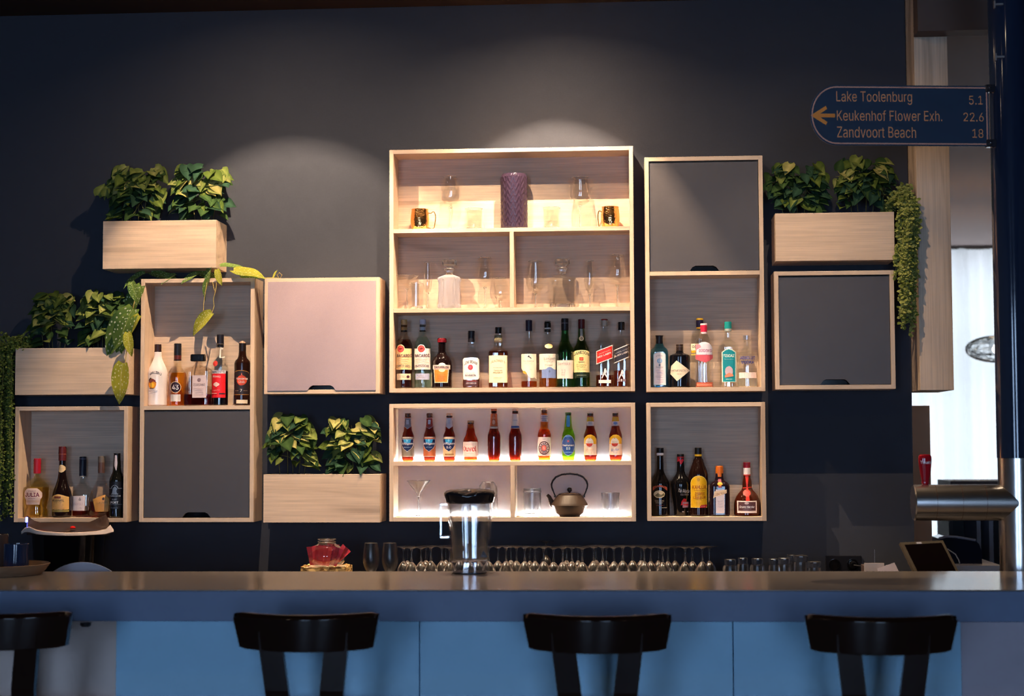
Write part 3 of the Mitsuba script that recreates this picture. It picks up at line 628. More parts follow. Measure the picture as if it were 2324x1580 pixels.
bottle('tequila_bottle', 'clear spirit bottle with teal cap and teal label, second from the right among the gins', 1653.8, SR, [(0, 20), (3, 21), (92, 22), (98, 20.5), (104, 14), (109, 9.5), (116, 8.8), (130, 8.2)], ('tint', CL), n=3, ratio=0.8,
       cap=[(128, 7.9, h('a9b0a8')), (134, 8.2, h('128a88')), (149.5, 8)],
       layers=[('p', pg((-16, 12), (17, 12), (17, 80), (8, 86), (0, 88), (-8, 86), (-16, 80)), h('d9e6d6')), ('p', pg((-13.5, 13), (14, 13), (14, 79), (7, 84), (0, 86), (-7, 84), (-13.5, 79)), h('188c98')), ('t', 'TISCAZ', 0, 71.5, 25, 6.4, h('f0efe6'), {'bold': True}), ('t', 'TEQUILA', 0, 63.5, 22, 2.4, h('8fcdd0')),
               ('p', ell(0, 36, 9, 12), h('c9b4c0')), ('p', pg((-10, 27), (0, 33), (9, 30), (10, 25), (4, 24), (-9, 22)), h('d58a6a')), ('t', 'blanco', 0, 18.5, 14, 3, h('cfe6e2'))])
bottle('vodka_bottle', 'clear vodka bottle with silver cap and blue lettering, rightmost in the gin cabinet', 1696.5, SR, [(0, 21.5), (3, 22.5), (68, 22.6), (78, 20), (84, 14), (90, 9), (96, 8), (110, 8)], ('tint', CL), ratio=0.85, Y=-0.095,
       cap=[(108, 9, h('b7b2b6')), (118.5, 9)], cap_mat='foil', liquid=(22, (0.90, 0.95, 0.97)),
       layers=[('t', 'ABSOLUT', 0, 66.5, 34, 7.5, h('2a2f86'), {'bold': True}), ('t', 'VODKA', 0, 56.5, 29, 7, h('2a2f86'), {'bold': True})], extra=(('lower_label', [('p', rc(-19.5, 20.5, 19.5, 33.5), h('f3e2dc'))]),))

# --- tall cabinet at the left, upper half
bottle('coconut_rum_bottle', 'white rum bottle with brown cap and a palm sunset print', 357.5, SL, [(0, 20.5), (3, 21.5), (28, 21.5), (60, 22), (76, 22), (86, 19.5), (96, 14.5), (106, 10.2), (114, 8.2), (122, 7.8), (124, 7.6)], ('opaque', h('f1e8e4')),
       cap=[(119, 7.7, h('2a1517')), (140.5, 7.7)],
       layers=[('t', 'MALIBU', 0, 71, 27, 6, h('4a4048'), {'bold': True, 'arc': 4.5}), ('p', ell(-7, 50, 10.2, 11.5), h('e2922c')), ('p', pg((-16, 54), (-12, 60.5), (-5, 61.5), (1, 58), (3, 52), (-4, 55.5), (-12, 52)), h('7b3c3c')), ('p', ell(-7, 47, 6, 5), h('f2bf3c')), ('p', rc(-10, 40, -9, 54), h('40242a')), ('p', pg((-15, 40), (-1, 40), (-4, 38.6), (-12, 38.6)), h('3a2a30')),
               ('p', pg((-15.5, 60), (-11, 64), (-7, 62), (-12, 60), (-16, 55)), h('402a30'))] + lines(-16, 8, (33,), h('b0a8ae'), 1.6) + lines(-14, 4, (28,), h('cfc6c8')))
bottle('vanilla_liqueur_bottle', 'amber liqueur bottle with black cap and round 43 medallion', 402.4, SL, [(0, 17.5), (3, 18.2), (20, 18.4), (48, 20.2), (66, 21), (74, 19.4), (82, 14), (90, 9.4), (100, 8), (116, 7.8)], ('tint', (0.95, 0.90, 0.78)), liquid=(75, (0.93, 0.62, 0.10)),
       cap=[(103, 8.2, h('2a1414')), (106, 8.2, h('5b201c')), (115, 8.2, h('14141e')), (142, 8.1)],
       layers=[('p', ell(0.5, 42, 12.6, 13.2), h('efc9a0')), ('p', ell(0.5, 42, 11.2, 11.8), h('2b1520')), ('t', '43', 0.5, 42, 15, 11, h('f3e9e4'), {'bold': True})], extra=(('lower_label', [('p', rc(-11.5, 10, 11.5, 26), h('cbc3bd')), ('p', rc(-4, 11, 6, 25), h('e3dedb'))]),), neck=[('t', '43', 0, 110, 5, 4, h('f0dfc8'))])
bottle('amaretto_bottle', 'square decanter-like amaretto bottle with wide flat black cap', 449, SL, [(0, 29.5), (3, 30.8), (78, 31), (84, 29), (87.5, 22), (90, 12), (94, 8), (104, 7.4)], ('tint', (0.92, 0.86, 0.80)), n=6, ratio=0.55, liquid=(26, (0.42, 0.10, 0.08)),
       cap=[(101.5, 15, BLACK), (103, 16.2), (114.5, 16.2), (117, 15.5)],
       layers=[('p', rc(-8.5, 18, 23.5, 69), h('d2bfc2')), ('p', ell(7, 58, 4, 4.5), h('8a7076')), ('t', 'DISARONNO', 7.5, 47.5, 26, 6, h('6e5458'))] + lines(-4, 18, (38, 34, 30, 25), h('b9a4a6')))
bottle('bitter_bottle', 'tall clear bitters bottle with black cap and big red label', 499, SL, [(0, 17.5), (3, 18.4), (88, 18.4), (98, 16.5), (106, 12), (114, 9.6), (130, 8.4), (150, 7.8)], ('tint', CL), liquid=(78, (0.10, 0.05, 0.12)),
       cap=[(133, 8, h('15141f')), (137, 8.1, h('6e6a8a')), (139, 8.1, h('15141f')), (162, 7.9)],
       layers=[('p', rc(-17.6, 72.5, 15.5, 80), h('efe6ea')), ('t', 'RAMAZZOTTI', -1, 76.2, 30, 5.5, h('241c30'), {'bold': True}), ('p', rc(-17.6, 18, 15.5, 72.3), h('e0222c')), ('t', 'AMARO', -4, 66, 20, 4.5, h('f6d6d0'), {'bold': True, 'rise': -0.08}), ('p', ell(-4, 48, 7.5, 4), h('f2c4bc')), ('p', ell(-4, 48, 4, 5.6), h('f2c4bc')), ('t', 'Felsina', -4, 35, 16, 4, h('ef9890'), {'rise': 0.15}), ('p', rc(-16, 27, -2, 28.6), h('f2a49c')), ('p', rc(3, 25.8, 15, 28.2), h('2a2030'))],
       extra=(('seal', [('p', ell(-7.5, 95.5, 6.2, 6.4), h('d1403a'))]), ('tax_strip', [('p', pg((2.5, 133), (8, 131), (7.6, 128), (4.2, 127), (4, 110), (11, 112), (11, 108.5), (0.6, 108), (1.4, 126)), h('ece4d6'))])))
bottle('rum_bottle', 'dark brown rum bottle with beige stopper and black label with a red circle', 549.5, SL, [(0, 17), (3, 18), (96, 18), (102, 16), (107, 11), (113, 8.8), (125, 7.8), (142, 7.6)], ('opaque', h('230f0b')),
       cap=[(118, 7.9, h('1a1214')), (142, 7.8, h('c9a58a')), (144, 6.6), (147.5, 3)],
       layers=[('p', pg(*[(-17.2, 24), (17, 24), (17, 74)] + [(17 * math.cos(t), 74 + 6 * math.sin(t)) for t in np.linspace(0.1, math.pi - 0.1, 12)] + [(-17.2, 74)]), h('b0793c')), ('p', pg(*[(-17, 25.2), (17, 25.2), (17, 73)] + [(17 * math.cos(t), 73 + 5.6 * math.sin(t)) for t in np.linspace(0.1, math.pi - 0.1, 12)] + [(-17, 73)]), h('2c2427')),
               ('p', ell(2.5, 57, 11.2, 11.5), h('cf4a30')), ('t', 'Havana', 2.5, 61, 25, 5.6, h('f4e2d6'), {'bold': True}), ('t', 'Club', 2.5, 53.5, 14, 5.6, h('f4e2d6'), {'bold': True}), ('p', pg((1, 69), (4.5, 69), (2.8, 74)), h('cf6a50')), ('t', '7', 2, 34, 4.5, 6.5, h('efe4d8'), {'bold': True}), ('p', rc(-13, 33, -4, 34), h('8a7568')), ('p', rc(7, 33, 15, 34), h('8a7568'))],
       extra=(('lower_label', [('p', rc(-10, 4.5, 15, 13), h('e9d9be'))]),))

# --- square cabinet at the far left
bottle('grappa_bottle', 'bulbous pale yellow grappa bottle with red capsule and bow-tie label', 83.2, SLB, [(0, 24), (4, 25.5), (16, 25.5), (22, 23.5), (30, 25), (44, 28), (62, 28.6), (72, 26.5), (82, 19), (88, 10), (94, 6), (104, 5.6), (130, 6.2)], ('tint', (0.86, 0.82, 0.58)), liquid=(68, (0.92, 0.84, 0.55)), ratio=0.85,
       cap=[(99, 8.2, h('a8182c')), (120, 8), (121, 8.4), (133, 7.9)],
       layers=[('p', pg((-20, 29), (13, 29), (15, 40), (19, 47), (19, 56), (14, 62), (9, 66), (-14, 66), (-19, 62), (-24, 56), (-24, 46), (-19, 40)), h('e6c9ba')), ('p', rc(-19, 34, 13, 39), h('d9b49a')), ('t', 'Grappa di', -3, 59.5, 18, 3, h('a8747c')), ('t', 'JULIA', -3, 51.5, 34, 9.5, h('7c2a34'), {'bold': True})] + lines(-12, 6, (43,), h('b98c86')))
bottle('brandy_bottle', 'dark teardrop brandy bottle with dark red capsule and cream seal', 140.2, SLB, [(0, 20.5), (4, 21.5), (20, 21.8), (46, 22.2), (58, 20), (70, 15.5), (82, 11.5), (96, 8.8), (112, 7.4), (140, 7.2)], ('opaque', h('170c0c')),
       cap=[(128, 8.6, h('5e1a1c')), (142, 8.7, h('8c4a38')), (144, 8.9, h('5e1a1c')), (160, 8.4)],
       layers=[('p', pg((-20.8, 18), (20, 18), (20, 46), (10, 50), (-2, 53), (-14, 49), (-20.8, 45)), h('d9ac66')), ('p', pg((-20.8, 12.5), (20, 12.5), (20, 17.4), (-20.8, 17.4)), h('8c7c42')), ('p', rc(-11, 43, 5, 48), h('7a4030')), ('t', 'BUSNEL', -2, 38.5, 29, 5, h('5c4030'), {'bold': True}), ('t', 'V.S.O.P', -2, 33.5, 17, 2.8, h('84603c'))] + lines(-15, 13, (28, 24, 20.5), h('b98a4a')),
       extra=(('seal', [('p', ell(0, 110, 8.5, 8.8), h('e3c494')), ('p', rc(-5, 109, 5, 110), h('c09a70'))]),))
bottle('cognac_bottle', 'clear cognac bottle with long navy capsule and white label', 186.8, SLB, [(0, 22), (4, 23.5), (46, 24.5), (56, 23), (65, 18), (72, 11), (80, 7), (92, 6.4), (130, 6.6)], ('tint', CL), liquid=(14, (0.50, 0.14, 0.08)), ratio=0.55,
       cap=[(90, 7.6, h('9a948c')), (92.5, 7.8, h('131a2c')), (130, 7.6, h('5a5d70')), (132, 7.6, h('131a2c')), (136, 7.6)],
       layers=[('p', pg((-23, 14), (9, 14), (11, 48), (-23, 47)), h('ecdcda')), ('p', pg((-5, 38), (-1.5, 45), (2, 38), (-1.5, 36)), h('a89a9c')), ('t', 'MARTELL', -6, 29, 26, 5, h('bfa6a8')), ('t', 'VS', -1, 20, 6, 3, h('a89496'))], Y=-0.046)
bottle('cognac_bottle', 'teardrop cognac bottle with bronze capsule and tilted orange label', 229.0, SLB, [(0, 21), (4, 25), (14, 28.5), (30, 30.5), (42, 29), (56, 24), (70, 16), (84, 10), (98, 7), (112, 6.4), (134, 6.6)], ('tint', (0.93, 0.90, 0.88)), liquid=(36, (0.58, 0.17, 0.07)), ratio=0.55, Y=-0.088,
       cap=[(100, 7.4, h('5b4038')), (124, 7.4, h('6e6258')), (138, 7.4)],
       layers=[('p', pg((-8, 13), (20, 13), (25, 38), (14, 51), (8, 50), (-14, 41)), h('d79a4e')), ('p', ell(10, 42, 2.4, 3.4), h('3a201c')), ('t', 'COURVOISIER', 6, 33, 26, 4, h('8a5a30'), {'rise': 0.12})])
bottle('port_bottle', 'dark port bottle with white print and a paper strip on its neck', 264.6, SLB, [(0, 16), (3, 16.8), (84, 16.8), (90, 15.5), (96, 12.5), (104, 9.6), (116, 8.4), (130, 7.6), (142, 7)], ('opaque', h('11120f')),
       cap=[(140, 7, BLACK), (144, 7.4), (146, 7.4)],
       layers=[('p', rc(-15.5, 20, 15.5, 82), h('10131d')), ('p', rc(-15, 66, -8, 66.8), h('98a4b8')), ('p', rc(8, 66, 15, 66.8), h('98a4b8')), ('p', Polygon([(8 * math.cos(t), 66 + 8 * math.sin(t)) for t in np.linspace(0, math.pi, 14)] + [(7 * math.cos(t), 66 + 7 * math.sin(t)) for t in np.linspace(math.pi, 0, 14)]), h('98a4b8')),
               ('p', pg((-6, 55), (6, 55), (4, 60), (6, 66), (1, 71), (-4, 67), (-5, 60)), h('6c7c94')), ('p', rc(-8, 53, 8, 54.5), h('8a98ac')), ('t', 'CAMBRIDGE', 0, 49.5, 26, 3.2, h('a8b4c6')), ('t', 'RUBY', 0, 41.5, 11, 3.2, h('98a4b4')), ('t', 'PORT', 0, 34.8, 18, 5.4, h('c9d2de'), {'bold': True}), ('p', rc(-14, 30, 15, 30.7), h('6a7688')), ('t', 'fine quality', 0, 22.5, 17, 3, h('68788c'))],
       neck=[('p', pg((-3, 142), (1.5, 141), (3.4, 122), (1.5, 106), (0, 108), (-4.2, 118), (-4, 124)), h('d4c8ce'))], Y=-0.131)

# --- square cabinet under the gins
bottle('cream_liqueur_bottle', 'black cream liqueur bottle with white neck ring and red banner label', 1499.4, SRB, [(0, 20), (3, 20.7), (72, 20.7), (80, 18.6), (90, 13), (99, 9), (106, 7.7), (136, 7.2)], ('opaque', h('0e0b0c')),
       cap=[(137.5, 8.2, h('d9d4da')), (142.5, 8.2, BLACK), (154, 8)],
       layers=[('p', pg(*[(-18 + 33 * t, 57 + 9.5 * math.sin(math.pi * t)) for t in np.linspace(0, 1, 9)] + [(15 - 33 * t, 66 + 7 * math.sin(math.pi * t)) for t in np.linspace(0, 1, 9)][:0] + [(15, 64)] + [(13.5 - 31 * t, 66 + 3 + 1.5 * math.sin(math.pi * t) - 3 * abs(2 * t - 1)) for t in np.linspace(0, 1, 9)]).buffer(0) , h('b4553c')), ('t', 'BAILEYS', -1.5, 62, 25, 6, h('3d1714'), {'bold': True, 'arc': 6}),
               ('p', ell(-3, 49.5, 12.8, 8.6), h('cdb894')), ('p', pg((-13, 47), (-6, 52), (1, 48), (8, 52), (9, 47), (0, 43), (-9, 44)), h('6e6444')), ('t', 'IRISH CREAM', -3, 34.5, 21, 3, h('b9a58c')), ('t', 'LIQUEUR', -3, 30, 16, 3, h('b9a58c')), ('p', rc(-10, 24, 6, 25), h('7a3a36')), ('p', rc(2, 18.5, 14, 19.8), h('a8a094'))])
bottle('coffee_liqueur_bottle', 'black coffee liqueur bottle with waisted base and red ribbon neck', 1545.8, SRB, [(0, 15), (3, 15.6), (20, 17), (50, 21.6), (70, 23), (78, 21.8), (86, 17), (94, 11), (102, 8.6), (124, 8), (136, 7.8)], ('opaque', h('0c0b0d')),
       cap=[(130, 8, h('7c1a26')), (134, 8, BLACK), (139.5, 7.9)],
       layers=[('t', 'Tia Maria', 6, 57, 26, 8, h('c9c2c6'), {'slant': 0.3, 'rise': -0.08}), ('t', 'COLD BREW', 8, 48.5, 19, 4, h('9a9298')), ('p', pg((-1, 24), (1, 34), (6, 40), (12, 38), (11, 31), (4, 26)), h('b8202c')), ('p', rc(3, 19, 17, 32), h('a8788c')), ('p', rc(5, 24, 16, 27), h('c02a38')), ('p', rc(2, 8.5, 6, 11), h('9a9298')), ('p', rc(13, 8.5, 17, 11), h('9a9298'))],
       extra=(('ribbon', [('p', pg((-8, 136), (-4, 130), (0, 127), (5, 129), (7.6, 126), (2, 117), (-1, 116), (-3, 124), (-7.6, 122), (-7.9, 128)), h('b22034'))]),), Y=-0.08)
bottle('coffee_liqueur_bottle', 'dark round-shouldered coffee liqueur bottle with arched yellow label', 1586, SRB, [(0, 20), (3, 21), (60, 21.6), (92, 21.8), (102, 20), (114, 15.5), (122, 12.4), (127, 11.8), (131, 8.6), (136, 7.8)], ('opaque', h('1b0d0a')),
       cap=[(132, 8, h('d8a922')), (139.5, 8, BLACK), (154.5, 7.6)],
       layers=[('p', pg(*[(-18.5, 19), (18.5, 19), (18.5, 74)] + [(18.5 * math.cos(t), 74 + 17.5 * math.sin(t)) for t in np.linspace(0.05, math.pi - 0.05, 20)] + [(-18.5, 74)]), h('f0d27a')), ('p', pg(*[(-17.6, 20), (17.6, 20), (17.6, 74)] + [(17.6 * math.cos(t), 74 + 16.4 * math.sin(t)) for t in np.linspace(0.05, math.pi - 0.05, 20)] + [(-17.6, 74)]), h('e9b41c')),
               ('p', ell(-1, 82.5, 3.6, 4), h('c8982a')), ('t', 'KAHLÚA', 1, 66.5, 31, 11, h('a8541c'), {'bold': True}), ('p', rc(-12, 58, 13, 58.8), h('c07a20')), ('t', 'COFFEE', 2, 50.5, 22, 7, h('a85a20'), {'bold': True}), ('t', 'LIQUEUR', 1, 42, 28, 6.6, h('a85a20'), {'bold': True}), ('p', pg((1, 19), (15, 19), (19, 24.5), (17, 26), (4, 25)), h('b4262c')), ('t', 'RUM', 9, 22.2, 9, 2.6, h('e9b0a0'))] + lines(-13, 13, (34, 30), h('d09c20')))
bottle('orange_liqueur_bottle', 'square dark brown liqueur bottle with orange cap', 1633.7, SRB, [(0, 21.5), (3, 22.4), (66, 22.4), (72, 21), (77, 16), (81, 10.5), (88, 9), (96, 8.6)], ('opaque', h('1c0f16')), n=5, ratio=0.9,
       cap=[(88, 9, h('c9641c')), (110, 8.8), (113, 8.2)],
       layers=[('p', pg((-9.5, 6.5), (9.5, 6.5), (10, 60), (-10, 60)), h('d9cdd4')), ('p', pg((-15.5, 40), (-9, 44), (0, 46), (15, 52), (15, 60), (0, 57), (-13, 56)), h('e3c7a4')), ('t', 'COINTREAU', 0, 50.5, 27, 5, h('8c4a34'), {'rise': 0.2}), ('p', rc(-9, 47, 9, 48), h('d9cdd4'))][:3] + lines(-6, 7, (34, 28, 22), h('bfb2bc')),
       extra=(('seal', [('p', pg((-4, 64), (4, 64), (3.6, 84), (-3.6, 84)), h('96505c')), ('p', pg((-6, 71), (0, 67.5), (6, 71), (5, 75), (0, 77.5), (-5, 75)), h('e3a22c'))]), ), Y=-0.085)
bottle('orange_cognac_liqueur_bottle', 'broad domed amber liqueur bottle with red ribbon and seal', 1696.2, SRB, [(0, 28.5), (3, 30), (24, 30.2), (34, 29), (44, 25), (52, 19), (58, 13), (64, 10.8), (76, 10.4), (86, 8), (104, 7.6)], ('opaque', h('3c150a')), ratio=0.85,
       cap=[(91, 8, h('d0453a')), (93.5, 8, h('e6dede')), (108.5, 8, h('84162a')), (121, 8)],
       layers=[('p', rc(-24, 7, 20, 34.5), h('e9dcd6')), ('p', rc(-21.5, 12, 17.5, 32), h('54353a')), ('p', ell(-3, 29, 5, 2.6), h('b9a4a6')), ('t', 'Grand Marnier', -2, 21, 34, 5.4, h('efe6e6'), {'bold': True}), ('p', rc(-12, 15.5, 8, 16.3), h('a89094'))],
       extra=(('ribbon', [('p', pg((-4.4, 91), (3.6, 91), (1.2, 66), (2.6, 56), (4, 34), (-5, 34), (-3.2, 56), (-2.2, 66)), h('cf3224')), ('p', pg((-10, 62), (10, 64), (10, 66), (-10, 64)), h('cf3224'))]), ('seal', [('p', ell(-1.6, 52, 8.6, 7.6), h('d8362a')), ('p', ell(-1.6, 52, 5, 4.4), h('b82a22'))])), Y=-0.082)

# --- beers on the lit tier
SB = zl
BROWN = (0.30, 0.105, 0.045)
def beer(lbl, cx, hh, w, body, cap, layers, neck=None, prof=None, name='beer_bottle', liquid=None):
    s = hh / 109
    bottle(name, lbl, cx, SB, prof or [(0, w - 2.6), (3, w - 1.6), (10, w), (54 * s, w), (62 * s, w - 1.6), (71 * s, w - 5.0), (80 * s, 8.8), (92 * s, 7.4), (104 * s, 6.2)], ('tint', body), cap=cap, layers=layers, neck=neck, liquid=liquid or (88 * s, (0.72, 0.42, 0.22)), step=0.004)
def abbey(lbl, cx, base, capc, neckc, zero):
    sh = lambda g: pg((-14 + g, 51 - g), (14 - g, 51 - g), (13.4 - g, 36), (9.5 - g, 29), (0, 21.5 + g), (-9.5 + g, 29), (-13.4 + g, 36))
    lay = [('p', rc(-13.9, 10.5, 13.9, 55), base), ('p', rc(-13.9, 53.5, 13.9, 55.2), h('d9cfd0')), ('p', rc(-13.9, 10.5, 13.9, 12), h('cdbfb6')), ('p', sh(0), h('d4d0dc')), ('p', sh(0.9), h('14224c')), ('p', pg((-9, 49.5), (9, 49.5), (7, 42), (0, 40), (-7, 42)), h('2f93cc')), ('p', ell(0, 47, 2.4, 2.6), h('7cc4e6')), ('t', 'Affligem', 0, 39.5, 25, 6.6, h('e6e3ee'), {'bold': True})]
    lay += [('t', '0.0', 0, 31.5, 11, 5.6, h('e6e3ee'), {'bold': True}), ('p', rc(-9, 14.5, 11, 17), h('8c6a3c'))] if zero else [('t', 'ABDIJBIER', 0, 32, 15, 2.4, h('8fb4dc'))]
    beer(lbl, cx, 109, 14.3, BROWN, [(100, 6.7, capc[0]), (103, 6.9, capc[1]), (109, 6.6)], lay,
         neck=[('p', pg((-7, 98), (7, 98), (8.2, 79), (0, 73), (-8.2, 79)), h('c9c2cc')), ('p', pg((-6.6, 97.4), (6.6, 97.4), (7.6, 79.4), (0, 74.2), (-7.6, 79.4)), neckc), ('p', rc(-3, 84, 3, 94), h('aab2c8'))])
abbey('brown beer bottle with blue shield label on grey, leftmost on the lit tier', 926, h('7d766c'), (h('2a1512'), h('3a2320')), h('6f7486'), False)
abbey('brown beer bottle with blue shield label on copper ground', 975.2, h('b0603c'), (h('2a1512'), h('3a2320')), h('7a2c2c'), False)
abbey('brown beer bottle with dark shield label marked 0.0 on cream', 1020, h('e6c294'), (h('2a1512'), h('c9a48c')), h('b9bccc'), True)
beer('stubby brown beer bottle with plain white label and red gothic name', 1068.4, 92, 17.4, (0.50, 0.25, 0.09), [(84, 7, h('2c1a12')), (87, 7.4, h('a88a6c')), (92, 7.2)],
     [('p', rc(-17, 9.5, 16.5, 44), h('f2ddd6')), ('t', 'Duvel', -2, 28, 31, 12, h('c43a40'), {'bold': True})] + lines(-10, 9, (38,), h('dcc0bc')) + lines(-9, 10, (17,), h('e2c8c0')), prof=[(0, 14.5), (3, 15.8), (12, 17.2), (45, 17.4), (52, 15.5), (60, 11.4), (70, 9.6), (78, 7.2), (86, 6.6)])
EMB = [(0, 12.4), (3, 13.4), (12, 14.2), (40, 14.9), (58, 14.9), (64, 13.4), (70, 10.8), (76, 10.2), (84, 8.8), (100, 7), (114, 6.2)]
beer('brown beer bottle with copper foil neck and no body label', 1121.4, 119, 15, (0.33, 0.12, 0.06), [(109, 6.2, h('2a1612')), (113.5, 6.6, h('a8583a')), (118.5, 6.6)], None, prof=EMB,
     neck=[('p', pg((-8.8, 79), (8.8, 79), (7.2, 107), (-7.2, 107)), h('b45f3c')), ('p', pg((-9.6, 73.5), (9.6, 73.5), (9.2, 78), (-9.2, 78)), h('cfc0b4')), ('p', ell(0, 88, 3.6, 5), h('d09a84')), ('p', rc(-4, 97, 4, 98), h('d8a080'))])
beer('brown beer bottle with white neck label over a blue ring and no body label', 1169.7, 119, 15, (0.33, 0.12, 0.06), [(109, 6.4, h('2a1612')), (113.5, 6.8, h('d9b6a0')), (118.5, 6.8)], None, prof=EMB,
     neck=[('p', pg((-8.8, 79), (8.8, 79), (7.2, 107), (-7.2, 107)), h('d6cdc8')), ('p', pg((-9.4, 75), (9.4, 75), (9, 79.5), (-9, 79.5)), h('3c5c9c')), ('p', pg((-9.6, 73.6), (9.6, 73.6), (9.4, 74.8), (-9.4, 74.8)), h('d6cdc8')), ('p', rc(-5, 92, 5, 93.2), h('a8a8b4'))])
ringy = [('p', ell(0, 0, 1, 1), WHITE)]
em = [('p', rc(-15.2, 11.5, 15.2, 54), h('f0dcd6')), ('t', 'SESSION', 0, 51.5, 11, 1.6, h('a89a98')), ('t', 'BEER', 0, 49, 6, 1.6, h('a89a98')), ('p', ell(0, 29.5, 12.8, 15), h('5a3238')), ('p', ell(0, 29.5, 11, 13), h('f0dcd6'))]
for i in range(12):
    t = i * math.pi / 6 + 0.2
    em.append(('p', ell(8.8 * math.cos(t), 29.5 + 10.4 * math.sin(t), 1.9, 1.9, 6), h('8c6a70')))
em += [('p', ell(0, 29.5, 6.6, 7.6), h('5a3238')), ('p', ell(0, 29.5, 5.6, 6.5), h('cf6a60')), ('t', 'S', 0, 29.5, 3.4, 5.5, h('f0c8bc'), {'bold': True})]
beer('orange-brown beer bottle with round black emblem on a white label', 1235.6, 119, 15.6, (0.76, 0.40, 0.14), [(108, 6.6, h('3a1810')), (115, 6.9, h('d9bca8')), (119, 6.9)], em, liquid=(72, (0.86, 0.52, 0.2)), prof=[(0, 13), (3, 14.2), (11, 15.6), (60, 15.6), (68, 13.4), (74, 9.8), (80, 8.8), (92, 8), (106, 6.8), (114, 6.4)],
     neck=[('p', pg((-8.6, 89), (8.6, 89), (7.4, 104), (-7.4, 104)), h('a9a6bc'))] + [('p', rc(-8, z, 8, z + 1.2), h('5d5c78')) for z in (91, 95, 99)])
hk = [('p', ell(0, 35.5, 15, 23.5, 36), h('9cb6dc')), ('p', ell(0, 35.5, 14.2, 22.4, 36), h('2a4f94')), ('p', ell(0, 40, 9, 12), h('46629c')), ('p', pg(*[(3.6 * (1 if i % 2 == 0 else 0.45) * math.sin(i * math.pi / 5), 44.6 + 3.6 * (1 if i % 2 == 0 else 0.45) * math.cos(i * math.pi / 5)) for i in range(10)]), h('c85a62')),
      ('p', rc(-14, 33, 14, 37.6), h('22407c')), ('t', 'Heineken', 0, 35.4, 26, 4.6, h('eef0f4'), {'bold': True}), ('t', '0.0', 0, 28, 9, 5.4, h('c4d8d2'), {'bold': True}), ('p', rc(-9, 19, 9, 20), h('86b4e4')), ('p', rc(-6, 54, 6, 55), h('86c0f0'))]
beer('green beer bottle with blue oval label', 1290.3, 110, 15.2, (0.36, 0.66, 0.12), [(103, 6.4, h('1c3a22')), (107, 6.9, h('2c5c34')), (110, 6.6)], hk, liquid=(72, (0.74, 0.86, 0.22)),
     neck=[('p', pg((-3.6, 77), (3.6, 77), (4.4, 84), (3.4, 103), (-3.4, 103), (-4.4, 84)), h('4f9ad6'))])
def radler(lbl, cx, ncol, scol):
    lay = [('p', pg((-14.6, 13), (14, 13), (14, 50), (9, 56), (2, 59.5), (-6, 58.5), (-14.6, 51)), h('f2dcc8')), ('p', pg((-14.8, 38), (14.2, 38), (14.2, 50), (9, 56), (2, 59.5), (-6, 58.5), (-14.8, 51)), h('ecb62c')), ('p', ell(-2, 41.5, 9.4, 10), h('f4e4d2')), ('p', pg((-10, 39.5), (6, 39.5), (3, 33.5), (-2, 31.8), (-7, 33.5)), h('cf442e')), ('t', 'AMSTEL', -2, 42.5, 12, 2.4, h('a89a90')), ('p', pg((-3.4, 50), (-0.6, 50), (-2, 52.5)), h('8a7a5a')), ('t', 'Radler', -1, 25, 18, 6.4, scol, {'slant': 0.3, 'rise': 0.12}), ('t', '0.0', -1, 18.5, 8, 3, scol)]
    beer(lbl, cx, 111, 15.4, (0.34, 0.115, 0.05), [(102, 6.6, h('22120f')), (107.5, 6.9, h('cdb9b0')), (111.5, 6.7)], lay, neck=[('p', pg((-9, 79), (9, 79), (8.2, 89), (-8.2, 89)), h('d4ccd0')), ('p', pg((-8.2, 89.2), (8.2, 89.2), (7, 99.5), (-7, 99.5)), h('c9a23c')), ('p', ell(0, 85, 4.6, 3), ncol)])
radler('brown beer bottle with yellow and white label, second from the right on the lit tier', 1340.3, h('b9b4bc'), h('c9a88c'))
radler('brown beer bottle with yellow and white label and blue script, rightmost on the lit tier', 1397.6, h('7c90c4'), h('5464a8'))

